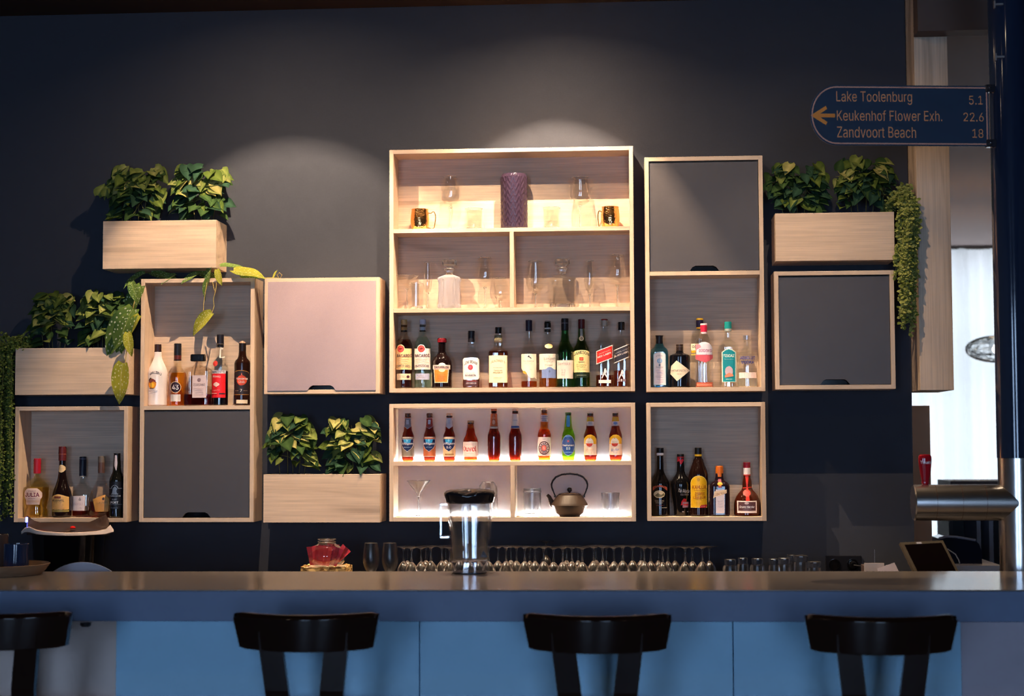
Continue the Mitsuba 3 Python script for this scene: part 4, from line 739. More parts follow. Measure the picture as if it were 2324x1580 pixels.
# ------------------------------------------------------------------ glassware
def spot_on(cx, zb, Y):
    X = at(cx, 900.0, Y)
    py = 1003.0 - (zb - 1.58) * F / ((np.array([X[0], Y, zb]) - C) @ fw)
    P = at(cx, py, Y); P[2] = zb + 0.0003
    return P, per(P)
def shell(prof, k, P, t=0.0, **kw):              # thin glass wall, open above
    return moved(loft([(z * k, a * k) for z, a in prof], close=False, **kw), P)
def wall_shell(prof, t, K=28, **kw):             # glass wall with an outer and an inner face, open at the last row
    p = [(z, a) for z, a in prof]
    q = [(z + (t if i == 0 else 0), max(a - t, 0.0006)) for i, (z, a) in enumerate(p)][::-1]
    return loft(p + q, K=K, **kw)
def stem_glass(label, cx, zb, hh, hw, bowl, foot, Y=YS, group=None, name='wine_glass', stem_r=1.6, solid=False):
    """hh: height, hw: unused; bowl: (height, half width) rows in pixels from base; foot: half width"""
    P, k = spot_on(cx, zb, Y)
    g = thing(name, label, 'glass', group)
    if solid: put(g, 'bowl', moved(wall_shell([(z * k, a * k) for z, a in smooth_prof(bowl, 2)], 0.0012, K=36), P), 'clear_solid', smooth=50)
    else: put(g, 'bowl', shell([(bowl[0][0], 0.4)] + smooth_prof(bowl, 2), k, P, K=36), 'clear_thin', smooth=True)
    rim = tube([(P[0] + bowl[-1][1] * k * math.cos(t), P[1] + bowl[-1][1] * k * math.sin(t), P[2] + bowl[-1][0] * k) for t in np.linspace(0, 2 * np.pi, 36, endpoint=False)], 0.0007, 5, closed=True)
    put(g, 'rim', rim, 'clear_solid', smooth=True)
    b0 = bowl[0][0]
    st = [(0, foot), (1.2, foot), (2.2, foot * 0.5), (4, stem_r * 1.4), (8, stem_r), (b0 - 6, stem_r), (b0 - 2, stem_r * 1.9), (b0 + 0.5, stem_r * 2.6)]
    put(g, 'stem', moved(loft([(z * k, a * k) for z, a in st], K=20), P), 'clear_solid', smooth=40, label='clear stem and foot')
def tumbler(label, cx, zb, hh, hw, hb, Y=YS, name='tumbler', group=None, base=6, rim=True, flutes=None, prof=None, solid=False):
    P, k = spot_on(cx, zb, Y)
    g = thing(name, label, 'glass', group)
    pr = prof or [(base, hb + (hw - hb) * base / hh), (hh, hw)]
    if solid: put(g, 'wall', moved(wall_shell([((z + (0.4 if i == 0 else 0)) * k, a * k) for i, (z, a) in enumerate(pr)], 0.0018, K=40, flutes=flutes), P), 'clear_solid', smooth=50)
    else: put(g, 'wall', shell(pr, k, P, K=40, flutes=flutes), 'clear_thin', smooth=True)
    if base: put(g, 'base', moved(loft([(0, hb * 0.94 * k), (1 * k, hb * k), ((base - 0.6) * k, (hb + (hw - hb) * base / hh - 0.5) * k), (base * k, (hb - 1) * k)], K=36), P), 'clear_solid', smooth=35, label='thick clear base')
    if rim: put(g, 'rim', tube([(P[0] + pr[-1][1] * k * math.cos(t), P[1] + pr[-1][1] * k * math.sin(t), P[2] + pr[-1][0] * k) for t in np.linspace(0, 2 * np.pi, 36, endpoint=False)], 0.0008, 5, closed=True), 'clear_solid', smooth=True)
    return g
def decanter(label, cx, zb, sc, wide, flutes, plain):
    P, k = spot_on(cx, zb, YS)
    g = thing('decanter', label, 'decanter')
    w = wide
    body = [(0, w * 0.92), (2, w * 0.98), (9, w), (12, w * 0.93), (60 * sc, w * 0.93), (68 * sc, w), (72 * sc, w * 0.97), (76 * sc, w * 0.62), (79 * sc, 8.5)]
    if plain: body = [(0, w * 0.94), (2, w), (64 * sc, w), (66 * sc, w * 0.99), (70 * sc, w * 0.62), (74 * sc, w * 0.30), (77 * sc, 8)]
    put(g, 'body', moved(loft([(z * k, a * k) for z, a in body], n=5, ratio=0.85, K=64, flutes=flutes), P), 'clear_thin' if plain else 'frosted', smooth=25)
    put(g, 'base', moved(loft([(0.5 * k, w * 0.9 * k), (9 * k, w * 0.9 * k), (10 * k, w * 0.8 * k)], n=5, ratio=0.85, K=64, flutes=(32, 0.02, 0)), P), 'clear_solid', smooth=20, label='thick faceted glass base')
    z = body[-1][0]
    put(g, 'neck', moved(loft([(z * k, 8.2 * k), ((z + 5) * k, 7 * k), ((z + 9) * k, 9 * k), ((z + 13) * k, 13.5 * k), ((z + 15) * k, 12.5 * k)], K=24), P), 'clear_solid', smooth=25)
    s0 = z + 16
    put(g, 'stopper', moved(loft([(s0 * k, 6 * k), ((s0 + 4) * k, 10 * k), ((s0 + 7) * k, 16.5 * k), ((s0 + 16) * k, 17 * k), ((s0 + 18) * k, 15 * k)], K=8, n=2), P), 'clear_solid', smooth=False, label='faceted glass stopper')

BURG = lambda h0, h1, w, r: [(h0, 1.5), (h0 + 3, w * 0.55), (h0 + (h1 - h0) * 0.22, w * 0.96), (h0 + (h1 - h0) * 0.38, w * 1.02), (h0 + (h1 - h0) * 0.7, w * 0.88), (h1, r)]
Z1, Z2, Z4 = zb1, zb2, 1.263
# top tier
def mug(label, cx, ang, Y):
    P, k = spot_on(cx, Z1, Y)
    m = thing('copper_mug', label, 'mug')
    pr = smooth_prof([(0, 15), (1, 17.5), (12, 20.5), (28, 21.5), (42, 19.5), (49, 18.8)], 2)
    b = loft([(z * k, a * k) for z, a in pr], K=72, close=False)
    v = np.array(b.vertices); rr = np.hypot(v[:, 0], v[:, 1]); th = np.arctan2(v[:, 1], v[:, 0])
    b = b.subdivide().subdivide(); v = np.array(b.vertices); rr = np.hypot(v[:, 0], v[:, 1]); th = np.arctan2(v[:, 1], v[:, 0])
    q = np.c_[np.cos(th) * 9, np.sin(th) * 9, v[:, 2] / 0.0045]
    dent = meshkit.noise(q, 5) - 0.5
    s = 1 + np.where(v[:, 2] > 0.006, 0.022 * dent, 0)
    v[:, 0] *= s; v[:, 1] *= s; b = TM(v, b.faces)
    put(m, 'body', moved(b, P), 'copper', smooth=True, label='hammered copper body')
    put(m, 'bottom', moved(loft([(0.2 * k, 14.8 * k), (1.2 * k, 14.8 * k)], K=32), P), 'copper')
    put(m, 'rim', tube([(P[0] + 18.8 * k * math.cos(t), P[1] + 18.8 * k * math.sin(t), P[2] + 49 * k) for t in np.linspace(0, 2 * np.pi, 40, endpoint=False)], 0.0012, 6, closed=True), 'copper', smooth=True)
    ca, sa = math.cos(ang), math.sin(ang)
    hp = [(19.5, 41), (25, 40), (30, 44), (33, 43), (35.5, 36), (36, 28), (34.5, 18), (33, 8), (28, 4), (19, 7)]
    put(m, 'handle', tube([(P[0] + a * k * ca, P[1] + a * k * sa, P[2] + z * k) for a, z in hp], 0.0021, 8), 'foil', h('8c6a3c'), smooth=True, label='thin brass handle')
mug('hammered copper mug with its handle to the right, left end of top tier', 953, 0.0, -0.09)
mug('hammered copper mug with its handle turned away, right end of top tier', 1385.5, 2.5, -0.085)
stem_glass('tall wine glass on the top tier between copper mug and tumbler', 1022.5, Z1, 122, 0, BURG(54, 123, 23.5, 15), 19)
tumbler('short tumbler on the top tier between wine glass and dark vase', 1075.5, Z1, 49, 20, 17.5)
tumbler('short tumbler on the top tier right of the dark vase', 1252, Z1, 49, 20, 17.5)
stem_glass('wide wine glass on the top tier beside the right-hand copper mug', 1317, Z1, 116, 0, BURG(54, 117, 25.5, 20), 19)
P, k = spot_on(1167, Z1, -0.085)
vs = thing('vase', 'dark violet cylinder vase with a woven relief in the middle of the top tier', 'vase')
t = np.arange(120) / 120 * 2 * np.pi; rows = []
zz = np.concatenate([[0, 1.5], np.linspace(3, 120, 110), [124, 127]])
for z in zz:
    e = 1 - 0.06 * max(0, (z - 120) / 7) ** 2 - (0.02 if z < 1 else 0)
    u = t / (2 * np.pi) * 14; lane = np.floor(u); fr = u - lane
    chev = np.abs(((z / 15.0 + np.abs(fr - 0.5) * 2.0) % 1.0) - 0.5) * 2
    r = 29 * e * (1 + (0.06 * chev - 0.03 * (np.abs(fr - 0.5) > 0.45)) * (3 < z < 122))
    rows.append(np.c_[r * np.cos(t) * k, r * np.sin(t) * k, np.full(120, z * k)])
v = np.vstack(rows); i = np.arange(120); j = (i + 1) % 120; f = []
for q in range(len(zz) - 1): f += [np.c_[q * 120 + i, q * 120 + j, (q + 1) * 120 + j], np.c_[q * 120 + i, (q + 1) * 120 + j, (q + 1) * 120 + i]]
put(vs, 'body', moved(TM(v, np.vstack(f)), P), 'gloss', h('2f2434'), smooth=True)
put(vs, 'bottom', moved(loft([(1.0 * k, 28 * k), (2.0 * k, 28 * k)], K=40), P), 'gloss', h('2f2434'))
# middle tier, left
stem_glass('martini glass behind a highball at the left end of the middle tier', 924, Z2, 80, 0, [(50, 1.2), (79, 26)], 17, Y=-0.06, name='martini_glass')
tumbler('highball glass in front of the martini glass at the left end of the middle tier', 945, Z2, 60, 17, 15, Y=-0.115, name='highball_glass')
stem_glass('slim flute between the highball and the left decanter', 970.5, Z2, 107, 0, [(38, 1.5), (44, 7), (56, 10), (80, 9.5), (107, 7)], 13, Y=-0.10, name='flute_glass', stem_r=1.3)
decanter('cut glass decanter with a wide stopper in the left half of the middle tier', 1020, Z2, 1.0, 25, (26, 0.055, 55), False)
stem_glass('wine glass right of the left decanter on the middle tier', 1101, Z2, 118, 0, BURG(50, 118, 20, 14), 17)
stem_glass('small snifter in the left half of the middle tier beside the divider', 1135.5, Z2, 72, 0, BURG(18, 70, 19, 13), 13, Y=-0.10, name='snifter_glass')
# middle tier, right
stem_glass('wine glass left of the square decanter on the middle tier', 1215.5, Z2, 108, 0, BURG(35, 108, 20.5, 15.5), 17)
decanter('square plain decanter with a wide stopper in the right half of the middle tier', 1277, Z2, 1.02, 31, None, True)
stem_glass('slim flute right of the square decanter', 1338.5, Z2, 108, 0, [(32, 1.5), (44, 9), (54, 12.5), (80, 11), (108, 9)], 14, name='flute_glass', stem_r=1.3)
stem_glass('tall wine glass at the right end of the middle tier', 1401.5, Z2, 120, 0, BURG(52, 121, 20.5, 15), 17)
# lit cabinet, lower tier
stem_glass('martini glass alone in the lower left of the lit cabinet', 949.5, Z4, 81, 0, [(44, 1.2), (52, 4), (81, 27)], 17, name='martini_glass', Y=-0.085, solid=True)
tumbler('upturned ribbed glass jar half hidden behind the blender', 1108, Z4, 78, 16, 21, name='glass_jar', base=0, flutes=(30, 0.02, 0), prof=[(2, 21), (60, 20.5), (70, 19), (78, 13)], rim=True, solid=True)
tumbler('tall preserving glass with a thick rim left of the teapot', 1208, Z4, 63, 20, 17, name='preserving_glass', prof=[(6, 17.5), (14, 19), (40, 20), (54, 19.5), (55, 21), (57, 21), (58, 19.5), (63, 19.5)], solid=True)
tumbler('straight whisky tumbler right of the teapot', 1385.5, Z4, 53, 21, 18, base=8, solid=True)
# cast iron teapot
P, k = spot_on(1293, Z4, -0.088)
tp = thing('teapot', 'brown cast iron teapot with a tall arched handle', 'teapot')
IRON = h('3a2d24')
pr = [(0, 23), (2.5, 24), (4, 26), (8, 31), (24, 40.5), (25.5, 41.8), (27, 41), (30, 40), (44, 31), (48, 28), (49, 25)]
b = loft([(z * k, a * k) for z, a in pr], K=72); put(tp, 'body', moved(b, P), 'paint', IRON, smooth=30)
put(tp, 'lid', moved(loft([(48.5 * k, 25.5 * k), (50.5 * k, 25.5 * k), (52.5 * k, 20 * k), (53.5 * k, 8 * k)], K=48), P), 'paint', IRON)
put(tp, 'lid_knob', moved(loft([(53 * k, 1.8 * k), (55 * k, 2 * k), (56 * k, 4 * k), (59 * k, 5.6 * k), (63 * k, 5 * k), (65.5 * k, 2 * k)], K=20), P), 'paint', h('2a201c'), smooth=60)
arch = [(-33, 47), (-36, 54), (-40.5, 66), (-41, 72), (-38.5, 80), (-31, 89), (-18, 94.5), (0, 96.5), (18, 94.5), (31, 89), (38.5, 80), (41, 72), (40.5, 66), (36, 54), (33, 47)]
put(tp, 'handle', tube([(P[0] + a * k, P[1], P[2] + z * k) for a, z in arch], np.array([1.4, 1.5, 1.8, 2, 2.1, 2.1, 2.1, 2.1, 2.1, 2.1, 2.1, 2, 1.8, 1.5, 1.4]) * k, 10), 'paint', h('1a1518'), smooth=True, label='slim black arched handle')
put(tp, 'spout', tube([(P[0] + a * k, P[1], P[2] + z * k) for a, z in ((-37, 26), (-40.5, 30), (-43, 37), (-46, 44), (-51, 49))], np.array([8, 6.8, 5.2, 4.2, 3.4]) * k, 14), 'paint', IRON, smooth=True)
for s in (-1, 1): put(tp, 'lug', moved(bx(s * 33 * k - 0.004, s * 33 * k + 0.004, -0.003, 0.003, 43 * k, 48.5 * k, 0.0008), P), 'paint', IRON, smooth=False)

# upturned wine glasses on the back counter
front_px = [916, 934, 956, 978, 1003, 1021, 1044, 1066, 1088, 1109, 1131, 1149, 1172.6, 1191.5, 1214.8, 1234.5, 1257, 1278, 1298.7, 1322, 1347.8, 1368.4, 1394, 1414, 1436.4, 1463, 1477.7, 1505, 1556, 1594.8]
back_px = [925, 967, 1012, 1160, 1203, 1286.7, 1312.5, 1353, 1377, 1456, 1495, 1516.5, 1532.8, 1572.4, 1611]
def upturned(cx, Y, top, label, tall=0.0):
    P, k = spot_on(cx, ZK - 0.0003, Y)
    H = float(at(cx, top, Y)[2]) - ZK
    g = thing('upturned_wine_glass', label, 'glass', 'upturned wine glasses in rows on the back counter')
    bowl = smooth_prof([(H - 0.060, 0.0045), (H - 0.066, 0.0115), (H - 0.078, 0.0215), (H - 0.095, 0.0290), (H - 0.115, 0.0330), (H - 0.145, 0.0342), (0.02, 0.0305), (0.0003, 0.0285)], 2)
    put(g, 'bowl', moved(wall_shell(bowl, 0.0013), P), 'clear_solid', smooth=50)
    st = [(H - 0.0625, 0.003), (H - 0.0595, 0.0062), (H - 0.052, 0.0046), (H - 0.035, 0.0035), (H - 0.02, 0.0034), (H - 0.009, 0.0055), (H - 0.004, 0.016), (H - 0.0012, 0.0345), (H, 0.035)]
    put(g, 'stem', moved(loft(st, K=22), P), 'clear_solid', smooth=45, label='clear stem and foot')
gi = 0
for cx in front_px:
    gi += 1; upturned(cx, (-0.45, -0.37)[gi % 2], 1240 + rng.uniform(-1.5, 2), 'upturned wine glass in the front rows on the back counter')
gi = 0
for cx in back_px:
    gi += 1; upturned(cx, (-0.28, -0.20)[gi % 2], 1239 + rng.uniform(-1, 2), 'upturned wine glass in the rows nearest the wall on the back counter')
upturned(1240, -0.11, 1227.5, 'taller upturned wine glass whose foot rises above the other glasses')
for cx, lb in ((842, 'left one of two upright wine glasses beside the jar of napkins'), (885, 'right one of two upright wine glasses, next to the upturned glasses')):
    P, k = spot_on(cx, ZK - 0.0003, -0.47)
    g = thing('wine_glass', lb, 'glass')
    z0 = 0.115
    bowl = [(z0, 0.004), (z0 + 0.012, 0.018), (z0 + 0.035, 0.030), (z0 + 0.060, 0.0345), (z0 + 0.10, 0.031), (z0 + 0.128, 0.0265)]
    put(g, 'bowl', moved(wall_shell(smooth_prof(bowl, 2), 0.0012, K=36), P), 'clear_solid', smooth=50)
    put(g, 'rim', tube([(P[0] + 0.0265 * math.cos(t), P[1] + 0.0265 * math.sin(t), P[2] + z0 + 0.128) for t in np.linspace(0, 2 * np.pi, 32, endpoint=False)], 0.0008, 5, closed=True), 'clear_solid', smooth=True)
    put(g, 'stem', moved(loft([(0, 0.032), (0.002, 0.032), (0.006, 0.008), (0.03, 0.0036), (z0 - 0.01, 0.0036), (z0 + 0.002, 0.008), (z0 + 0.006, 0.006)], K=22), P), 'clear_solid', smooth=45)
tumb = [(1658, 19, 1269, -0.45, 0.7), (1687, 15, 1266, -0.36, 0.75), (1720, 19, 1267, -0.44, 0.7), (1758, 15, 1268, -0.40, 0.8), (1781, 17, 1266, -0.46, 0.8), (1800, 14, 1259, -0.30, 0.95), (1818, 18, 1260, -0.42, 0.95), (1849, 16, 1274, -0.46, 0.98)]
tl = ['leftmost upturned tumbler right of the wine glass rows', 'upturned tumbler set back between the first two front ones', 'wide upturned tumbler, third from the left of the tumblers', 'upturned cut tumbler left of the tall ones', 'upturned cut tumbler before the tall ones', 'tall tumbler at the back of the tumbler group', 'tall straight tumbler second from the right', 'low straight tumbler next to the wall sockets']
for (cx, hw, top, Y, tp_), lb in zip(tumb, tl):
    P, k = spot_on(cx, ZK - 0.0003, Y); H = float(at(cx, top, Y)[2]) - ZK; r = hw * k
    g = thing('upturned_tumbler', lb, 'glass')
    put(g, 'wall', moved(wall_shell([(H * 0.855, r * (0.50 + 0.46 * tp_)), (H * 0.80, r * (0.60 + 0.40 * tp_)), (H * 0.55, r * 0.98), (0.0003, r)], 0.002, K=36, flutes=(14, 0.02, 0)), P), 'clear_solid', smooth=50)
    put(g, 'base', moved(loft([(H * 0.86, r * tp_ * 0.92), (H * 0.96, r * tp_), (H - 0.002, r * tp_ * 0.98), (H, r * tp_ * 0.9)], K=14), P), 'clear_solid', smooth=False, label='thick clear base facing up')

# ------------------------------------------------------------------ on and behind the bar, left part
# jar of red napkins on a bark box
Pn, kn = spot_on(741.5, ZK - 0.0003, -0.47)
zj = float(at(741, 1284, -0.47)[2])
bb = thing('bark_box', 'rough golden bark box under the jar of red napkins', 'box')
w = 51 * kn; nx = 26
for s, (x0, x1, y0, y1) in enumerate(((-w, w, -0.085, -0.072), (-w, w, 0.072, 0.085), (-w, -w + 0.013, -0.072, 0.072), (w - 0.013, w, -0.072, 0.072))):
    m = bx(x0, x1, y0, y1, 0, zj - ZK, 0).subdivide().subdivide().subdivide()
    v = np.array(m.vertices); nz = meshkit.fbm(v * [70, 70, 160], 3, 2) - 0.5
    nz2 = meshkit.noise(v * [55, 55, 0], 9) - 0.5
    c0 = v[:, :2].mean(0); d = v[:, :2] - c0
    lim = 1.0
    v[:, :2] += np.sign(d) * nz[:, None] * 0.006 * (1 if s < 4 else 0); v[:, 2] += np.where(v[:, 2] > 0.09, nz2 * 0.010, 0)
    put(bb, 'bark_panel', moved(TM(v, m.faces), Pn), 'bark', smooth=False)
put(bb, 'lid_board', moved(bx(-w + 0.013, w - 0.013, -0.072, 0.072, zj - ZK - 0.012, zj - ZK - 0.004, 0), Pn), 'oak_x', smooth=False)
PJ = Pn.copy(); PJ[2] = zj - 0.0037
jr = thing('glass_jar', 'round glass jar stuffed with folded red napkins', 'jar')
jp = smooth_prof([(0, 0.045), (0.003, 0.058), (0.025, 0.078), (0.05, 0.082), (0.075, 0.068), (0.088, 0.043), (0.095, 0.034), (0.107, 0.034), (0.112, 0.037)], 2)
put(jr, 'body', moved(loft([(0.0005, 0.01)] + [(z + 0.0005, a) for z, a in jp], K=44, close=False), PJ), 'clear_thin', smooth=True)
put(jr, 'neck_ring', [tube([(PJ[0] + 0.035 * math.cos(t), PJ[1] + 0.035 * math.sin(t), PJ[2] + z) for t in np.linspace(0, 2 * np.pi, 32, endpoint=False)], 0.0026, 7, closed=True) for z in (0.100, 0.110)], 'clear_solid', smooth=True)
nap = [(-0.045, -0.055, 0.006, 0.075, 0.022, -0.10, 'b8303c'), (-0.005, -0.066, 0.004, 0.078, 0.024, 0.12, 'c43a40'), (0.03, -0.060, 0.006, 0.074, 0.022, 0.35, 'a02a40'), (0.0, -0.05, 0.008, 0.078, 0.02, -0.02, '8c2338'), (0.045, -0.02, 0.025, 0.066, 0.018, 0.75, 'b83844'), (-0.03, -0.01, 0.01, 0.075, 0.02, -0.3, 'a82c3a'), (0.02, 0.02, 0.012, 0.075, 0.02, 0.1, '9c2a38')]
for q, (x, y, z, hh_, ww, rot, colr) in enumerate(nap):
    nk = thing('napkin', 'folded red paper napkin in the round glass jar, ' + ('at the left front', 'bright in the middle', 'at the right front', 'dark and behind the front ones', 'leaning to the right', 'leaning to the left behind', 'at the very back')[q], 'napkin', 'red napkins in the glass jar')
    fold = []
    for s, (dx, dy) in enumerate(((-1, 0), (-0.2, -0.004), (0.35, 0.003), (1, -0.002))): fold.append((dx * ww * 1.25, dy))
    v, f = [], []
    for (a, b_) in fold:
        for hz in (0, hh_): v.append([a * (1.0 if hz else 0.75), b_ - 0.004 * (hz > 0), hz])
    for s in range(3): f += [[2 * s, 2 * s + 2, 2 * s + 3], [2 * s, 2 * s + 3, 2 * s + 1]]
    m = trimesh.Trimesh(v, f, process=False)
    back = m.copy(); back.vertices = back.vertices + [0, 0.003, 0]
    m = cat([m, TM(back.vertices, np.array(back.faces)[:, ::-1])])
    m.apply_transform(trimesh.transformations.rotation_matrix(rot, [0, 1, 0])); m.apply_translation([x * 0.9, y * 0.75, z + 0.004])
    put(nk, 'sheet', moved(m, PJ), 'paint', h(colr), smooth=False)

# blender jug at the rear edge of the counter top
Pb = bar_xy(1067, 1301.0); Pb = np.array([Pb[0], Pb[1], 1.1202]); kb = per(Pb)
bl = thing('blender_jug', 'clear blender jug with a black lid standing on the counter top', 'blender jug')
put(bl, 'jug', moved(loft([(z * kb, a * kb) for z, a in ((28, 42), (34, 43), (60, 44), (120, 48.5), (168, 52))], n=3, K=56, close=False, flutes=(12, 0.012, 0)), Pb), 'clear_thin', smooth=True)
put(bl, 'jug_wall', moved(loft([(z * kb, a * kb) for z, a in ((30, 37), (62, 40), (120, 44.5), (168, 48))], n=3, K=56, close=False), Pb), 'clear_thin', smooth=True)
put(bl, 'foot', moved(loft([(z * kb, a * kb) for z, a in ((0, 41), (3, 42.5), (26, 41.5), (29, 36))], n=3, K=48), Pb), 'tinted', (0.80, 0.85, 0.95), smooth=35, label='thick clear foot')
put(bl, 'gasket', moved(loft([(0.3 * kb, 38 * kb), (3 * kb, 38 * kb)], n=3, K=32), Pb), 'paint', BLACK)
lid = loft([(z * kb, a * kb) for z, a in ((158, 47), (160, 53), (168, 55), (178, 58.5), (182, 58), (186, 54), (189, 44), (190.5, 24), (190.8, 4))], n=2.6, K=64)
v = np.array(lid.vertices); top = v[:, 2] > 170 * kb
v[:, 2] -= np.where(top, 6 * kb * np.exp(-(v[:, 0] / (17 * kb)) ** 2) * (v[:, 1] < 0) * np.clip(-v[:, 1] / (40 * kb), 0, 1), 0)
lid = TM(v, lid.faces)
put(bl, 'lid', moved(lid, Pb), 'gloss', h('17161b'), smooth=40, label='glossy black rubber lid')
hd = [(-51, 178), (-58, 178), (-66, 160), (-67, 130), (-68, 92), (-66, 80)]
put(bl, 'handle', moved(cat([bx(-69 * kb, -47 * kb, -0.012, 0.012, 78 * kb, 84 * kb, 0.002), bx(-69 * kb, -64 * kb, -0.012, 0.012, 84 * kb, 152 * kb, 0.002), bx(-69 * kb, -50 * kb, -0.012, 0.012, 152 * kb, 158 * kb, 0.002)]), Pb), 'clear_thin', smooth=False, label='clear hanging handle')
fr_ = lambda x, z: np.full(np.shape(x), 0.0)
me, colr = decal([('p', pg((-9, -6), (9, -6), (0, 9.5)), h('2a1c20')), ('p', rc(-6.4, -5, 6.4, -0.6), h('3a2c30')), ('t', 'A', 0, -2.8, 4, 3.4, h('8a7478'))], fr_, kb)
put(bl, 'emblem', moved(me, [Pb[0] + 34 * kb, Pb[1] - 37.5 * kb, Pb[2] + 44 * kb]), 'paint', colr, smooth=True)

# tray with candles, left end of the counter
Pt = bar_xy(-2, 1304.5); Pt = np.array([Pt[0], Pt[1] , 1.1202]); kt = per(Pt)
ty = thing('wooden_tray', 'round wooden tray with raised rim at the left end of the counter', 'tray')
put(ty, 'dish', moved(loft([(0, 92 * kt), (3 * kt, 96 * kt), (13 * kt, 104 * kt), (24 * kt, 112 * kt), (25 * kt, 110 * kt), (13 * kt, 99 * kt), (6 * kt, 92 * kt), (5.5 * kt, 2 * kt)], K=72), Pt), 'paint', h('8a6a50'), smooth=35)
for cx, dx, dy, hh_, rr, colr, lb in ((40, 42, -0.01, 64, 27.5, '1e2a44', 'dark blue candle cup standing on the wooden tray'), (-18, -17, 0.03, 84, 28, '4a3a34', 'taller brown candle cup at the left edge on the wooden tray')):
    Pc = Pt + [dx * kt, dy, 6.2 * kt]
    cc = thing('candle_cup', lb, 'candle holder')
    put(cc, 'cup', moved(loft([(0, rr * kt * 0.96), (0.002, rr * kt), (hh_ * kt - 0.001, rr * kt), (hh_ * kt, rr * kt - 0.001), (hh_ * kt, rr * kt - 0.003), (hh_ * kt - 0.02, rr * kt - 0.004), (hh_ * kt - 0.0205, 0.002)], K=48), Pc), 'gloss', h(colr), smooth=35)
    put(cc, 'wax', moved(loft([(hh_ * kt - 0.0200, rr * kt - 0.006), (hh_ * kt - 0.012, rr * kt - 0.006), (hh_ * kt - 0.0115, 0.004)], K=32), Pc), 'paint', h('cfc4b4'))

# black drinks machine behind the bar at the left
YM0, YM1 = -0.60, -0.30
mk = thing('drinks_machine', 'black drinks machine with a curved white front band and red button, below the left cabinet', 'machine')
X_ = lambda px, y=YM0: float(at(px, 1220, y)[0]); Z_ = lambda py, y=YM0: float(at(150, py, y)[2])
band = [(48, 1207, 1214), (56, 1199, 1209), (66, 1196, 1209), (82, 1203, 1213), (100, 1206.5, 1215), (130, 1209, 1216.5), (160, 1209.5, 1217), (190, 1208.5, 1216), (220, 1206, 1214.5), (240, 1201.5, 1213), (250, 1192, 1210), (258, 1203.5, 1208)]
bt = np.array(band, float)
v, f = [], []
def ynose(px): u = (px - 153) / 105; return YM0 + 0.10 * u * u
for px, a, b_ in band:
    y = ynose(px)
    for zz_, yy in ((a, y + 0.004), (a + 1.2, y - 0.004), (b_ - 1.2, y - 0.006), (b_, y + 0.006)): v.append([X_(px, yy), yy, Z_(zz_, yy)])
    v.append([X_(px, y + 0.03), y + 0.03, Z_(b_, y)]); v.append([X_(px, y + 0.03), y + 0.03, Z_(a, y)])
m = 6
for i in range(len(band) - 1):
    for j in range(m):
        a, b_, c_, d_ = i * m + j, i * m + (j + 1) % m, (i + 1) * m + (j + 1) % m, (i + 1) * m + j
        f += [[a, d_, c_], [a, c_, b_]]
for i in (0, len(band) - 1):
    for j in range(1, m - 1): f.append([i * m, i * m + j, i * m + j + 1])
put(mk, 'front_band', TM(v, f), 'gloss', h('e2cfc4'), smooth=40, label='curved white front band')
lidc = [(60, 1170, 1197), (66, 1174, 1200), (78, 1182, 1205), (92, 1186, 1208), (120, 1186.5, 1210.5), (165, 1186.5, 1211), (200, 1186, 1210), (214, 1180, 1208), (228, 1173, 1206), (240, 1168, 1203), (247, 1182, 1197)]
v, f = [], []
for px, zb_, zf_ in lidc:
    y = ynose(px) + 0.02
    yb_ = -0.44
    for t_ in np.linspace(0, 1, 6):
        yy = y + (yb_ - y) * t_
        zf3, zb3 = Z_(zf_, y), Z_(zb_, yb_)
        v.append([X_(px, yy) , yy, zf3 + (zb3 - zf3) * (t_ ** 1.6)])
    v.append([X_(px, yb_), yb_ + 0.004, Z_(1215, yb_)])
    v.append([X_(px, y), y + 0.006, Z_(1215, y)])
m = 8
for i in range(len(lidc) - 1):
    for j in range(m):
        a, b_, c_, d_ = i * m + j, i * m + (j + 1) % m, (i + 1) * m + (j + 1) % m, (i + 1) * m + j
        f += [[a, d_, c_], [a, c_, b_]]
for i in (0, len(lidc) - 1):
    for j in range(1, m - 1): f.append([i * m, i * m + j, i * m + j + 1])
put(mk, 'lid', TM(v, f), 'gloss', h('3a2c28'), smooth=40, label='dark brown dished lid with raised corners')
prm = [(ZK, 0.125), (1.0, 0.128), (Z_(1216), 0.140), (Z_(1212), 0.142)]
xm = X_(155, -0.46)
body = loft([(z, a, 3.4, 0.75) for z, a in prm], K=48)
put(mk, 'body', moved(body, [xm, -0.455, 0]), 'gloss', h('0c0a0c'), smooth=35)
put(mk, 'button', moved(loft([(0, 0.010), (0.004, 0.012), (0.009, 0.008), (0.011, 0.002)], K=20), [X_(165, -0.53), -0.53, Z_(1200, -0.53)]), 'gloss', h('d0201c'), smooth=60, label='red button')
k = put(mk, 'status_light', moved(bx(-0.004, 0.004, -0.004, 0.004, 0, 0.022, 0.001), [X_(60, -0.47), -0.47, Z_(1186, -0.47)]), 'paint', WHITE, smooth=False, label='small blue glowing light')
scene[k]['emitter'] = {'type': 'area', 'radiance': rgb((0.6, 1.1, 9.0))}
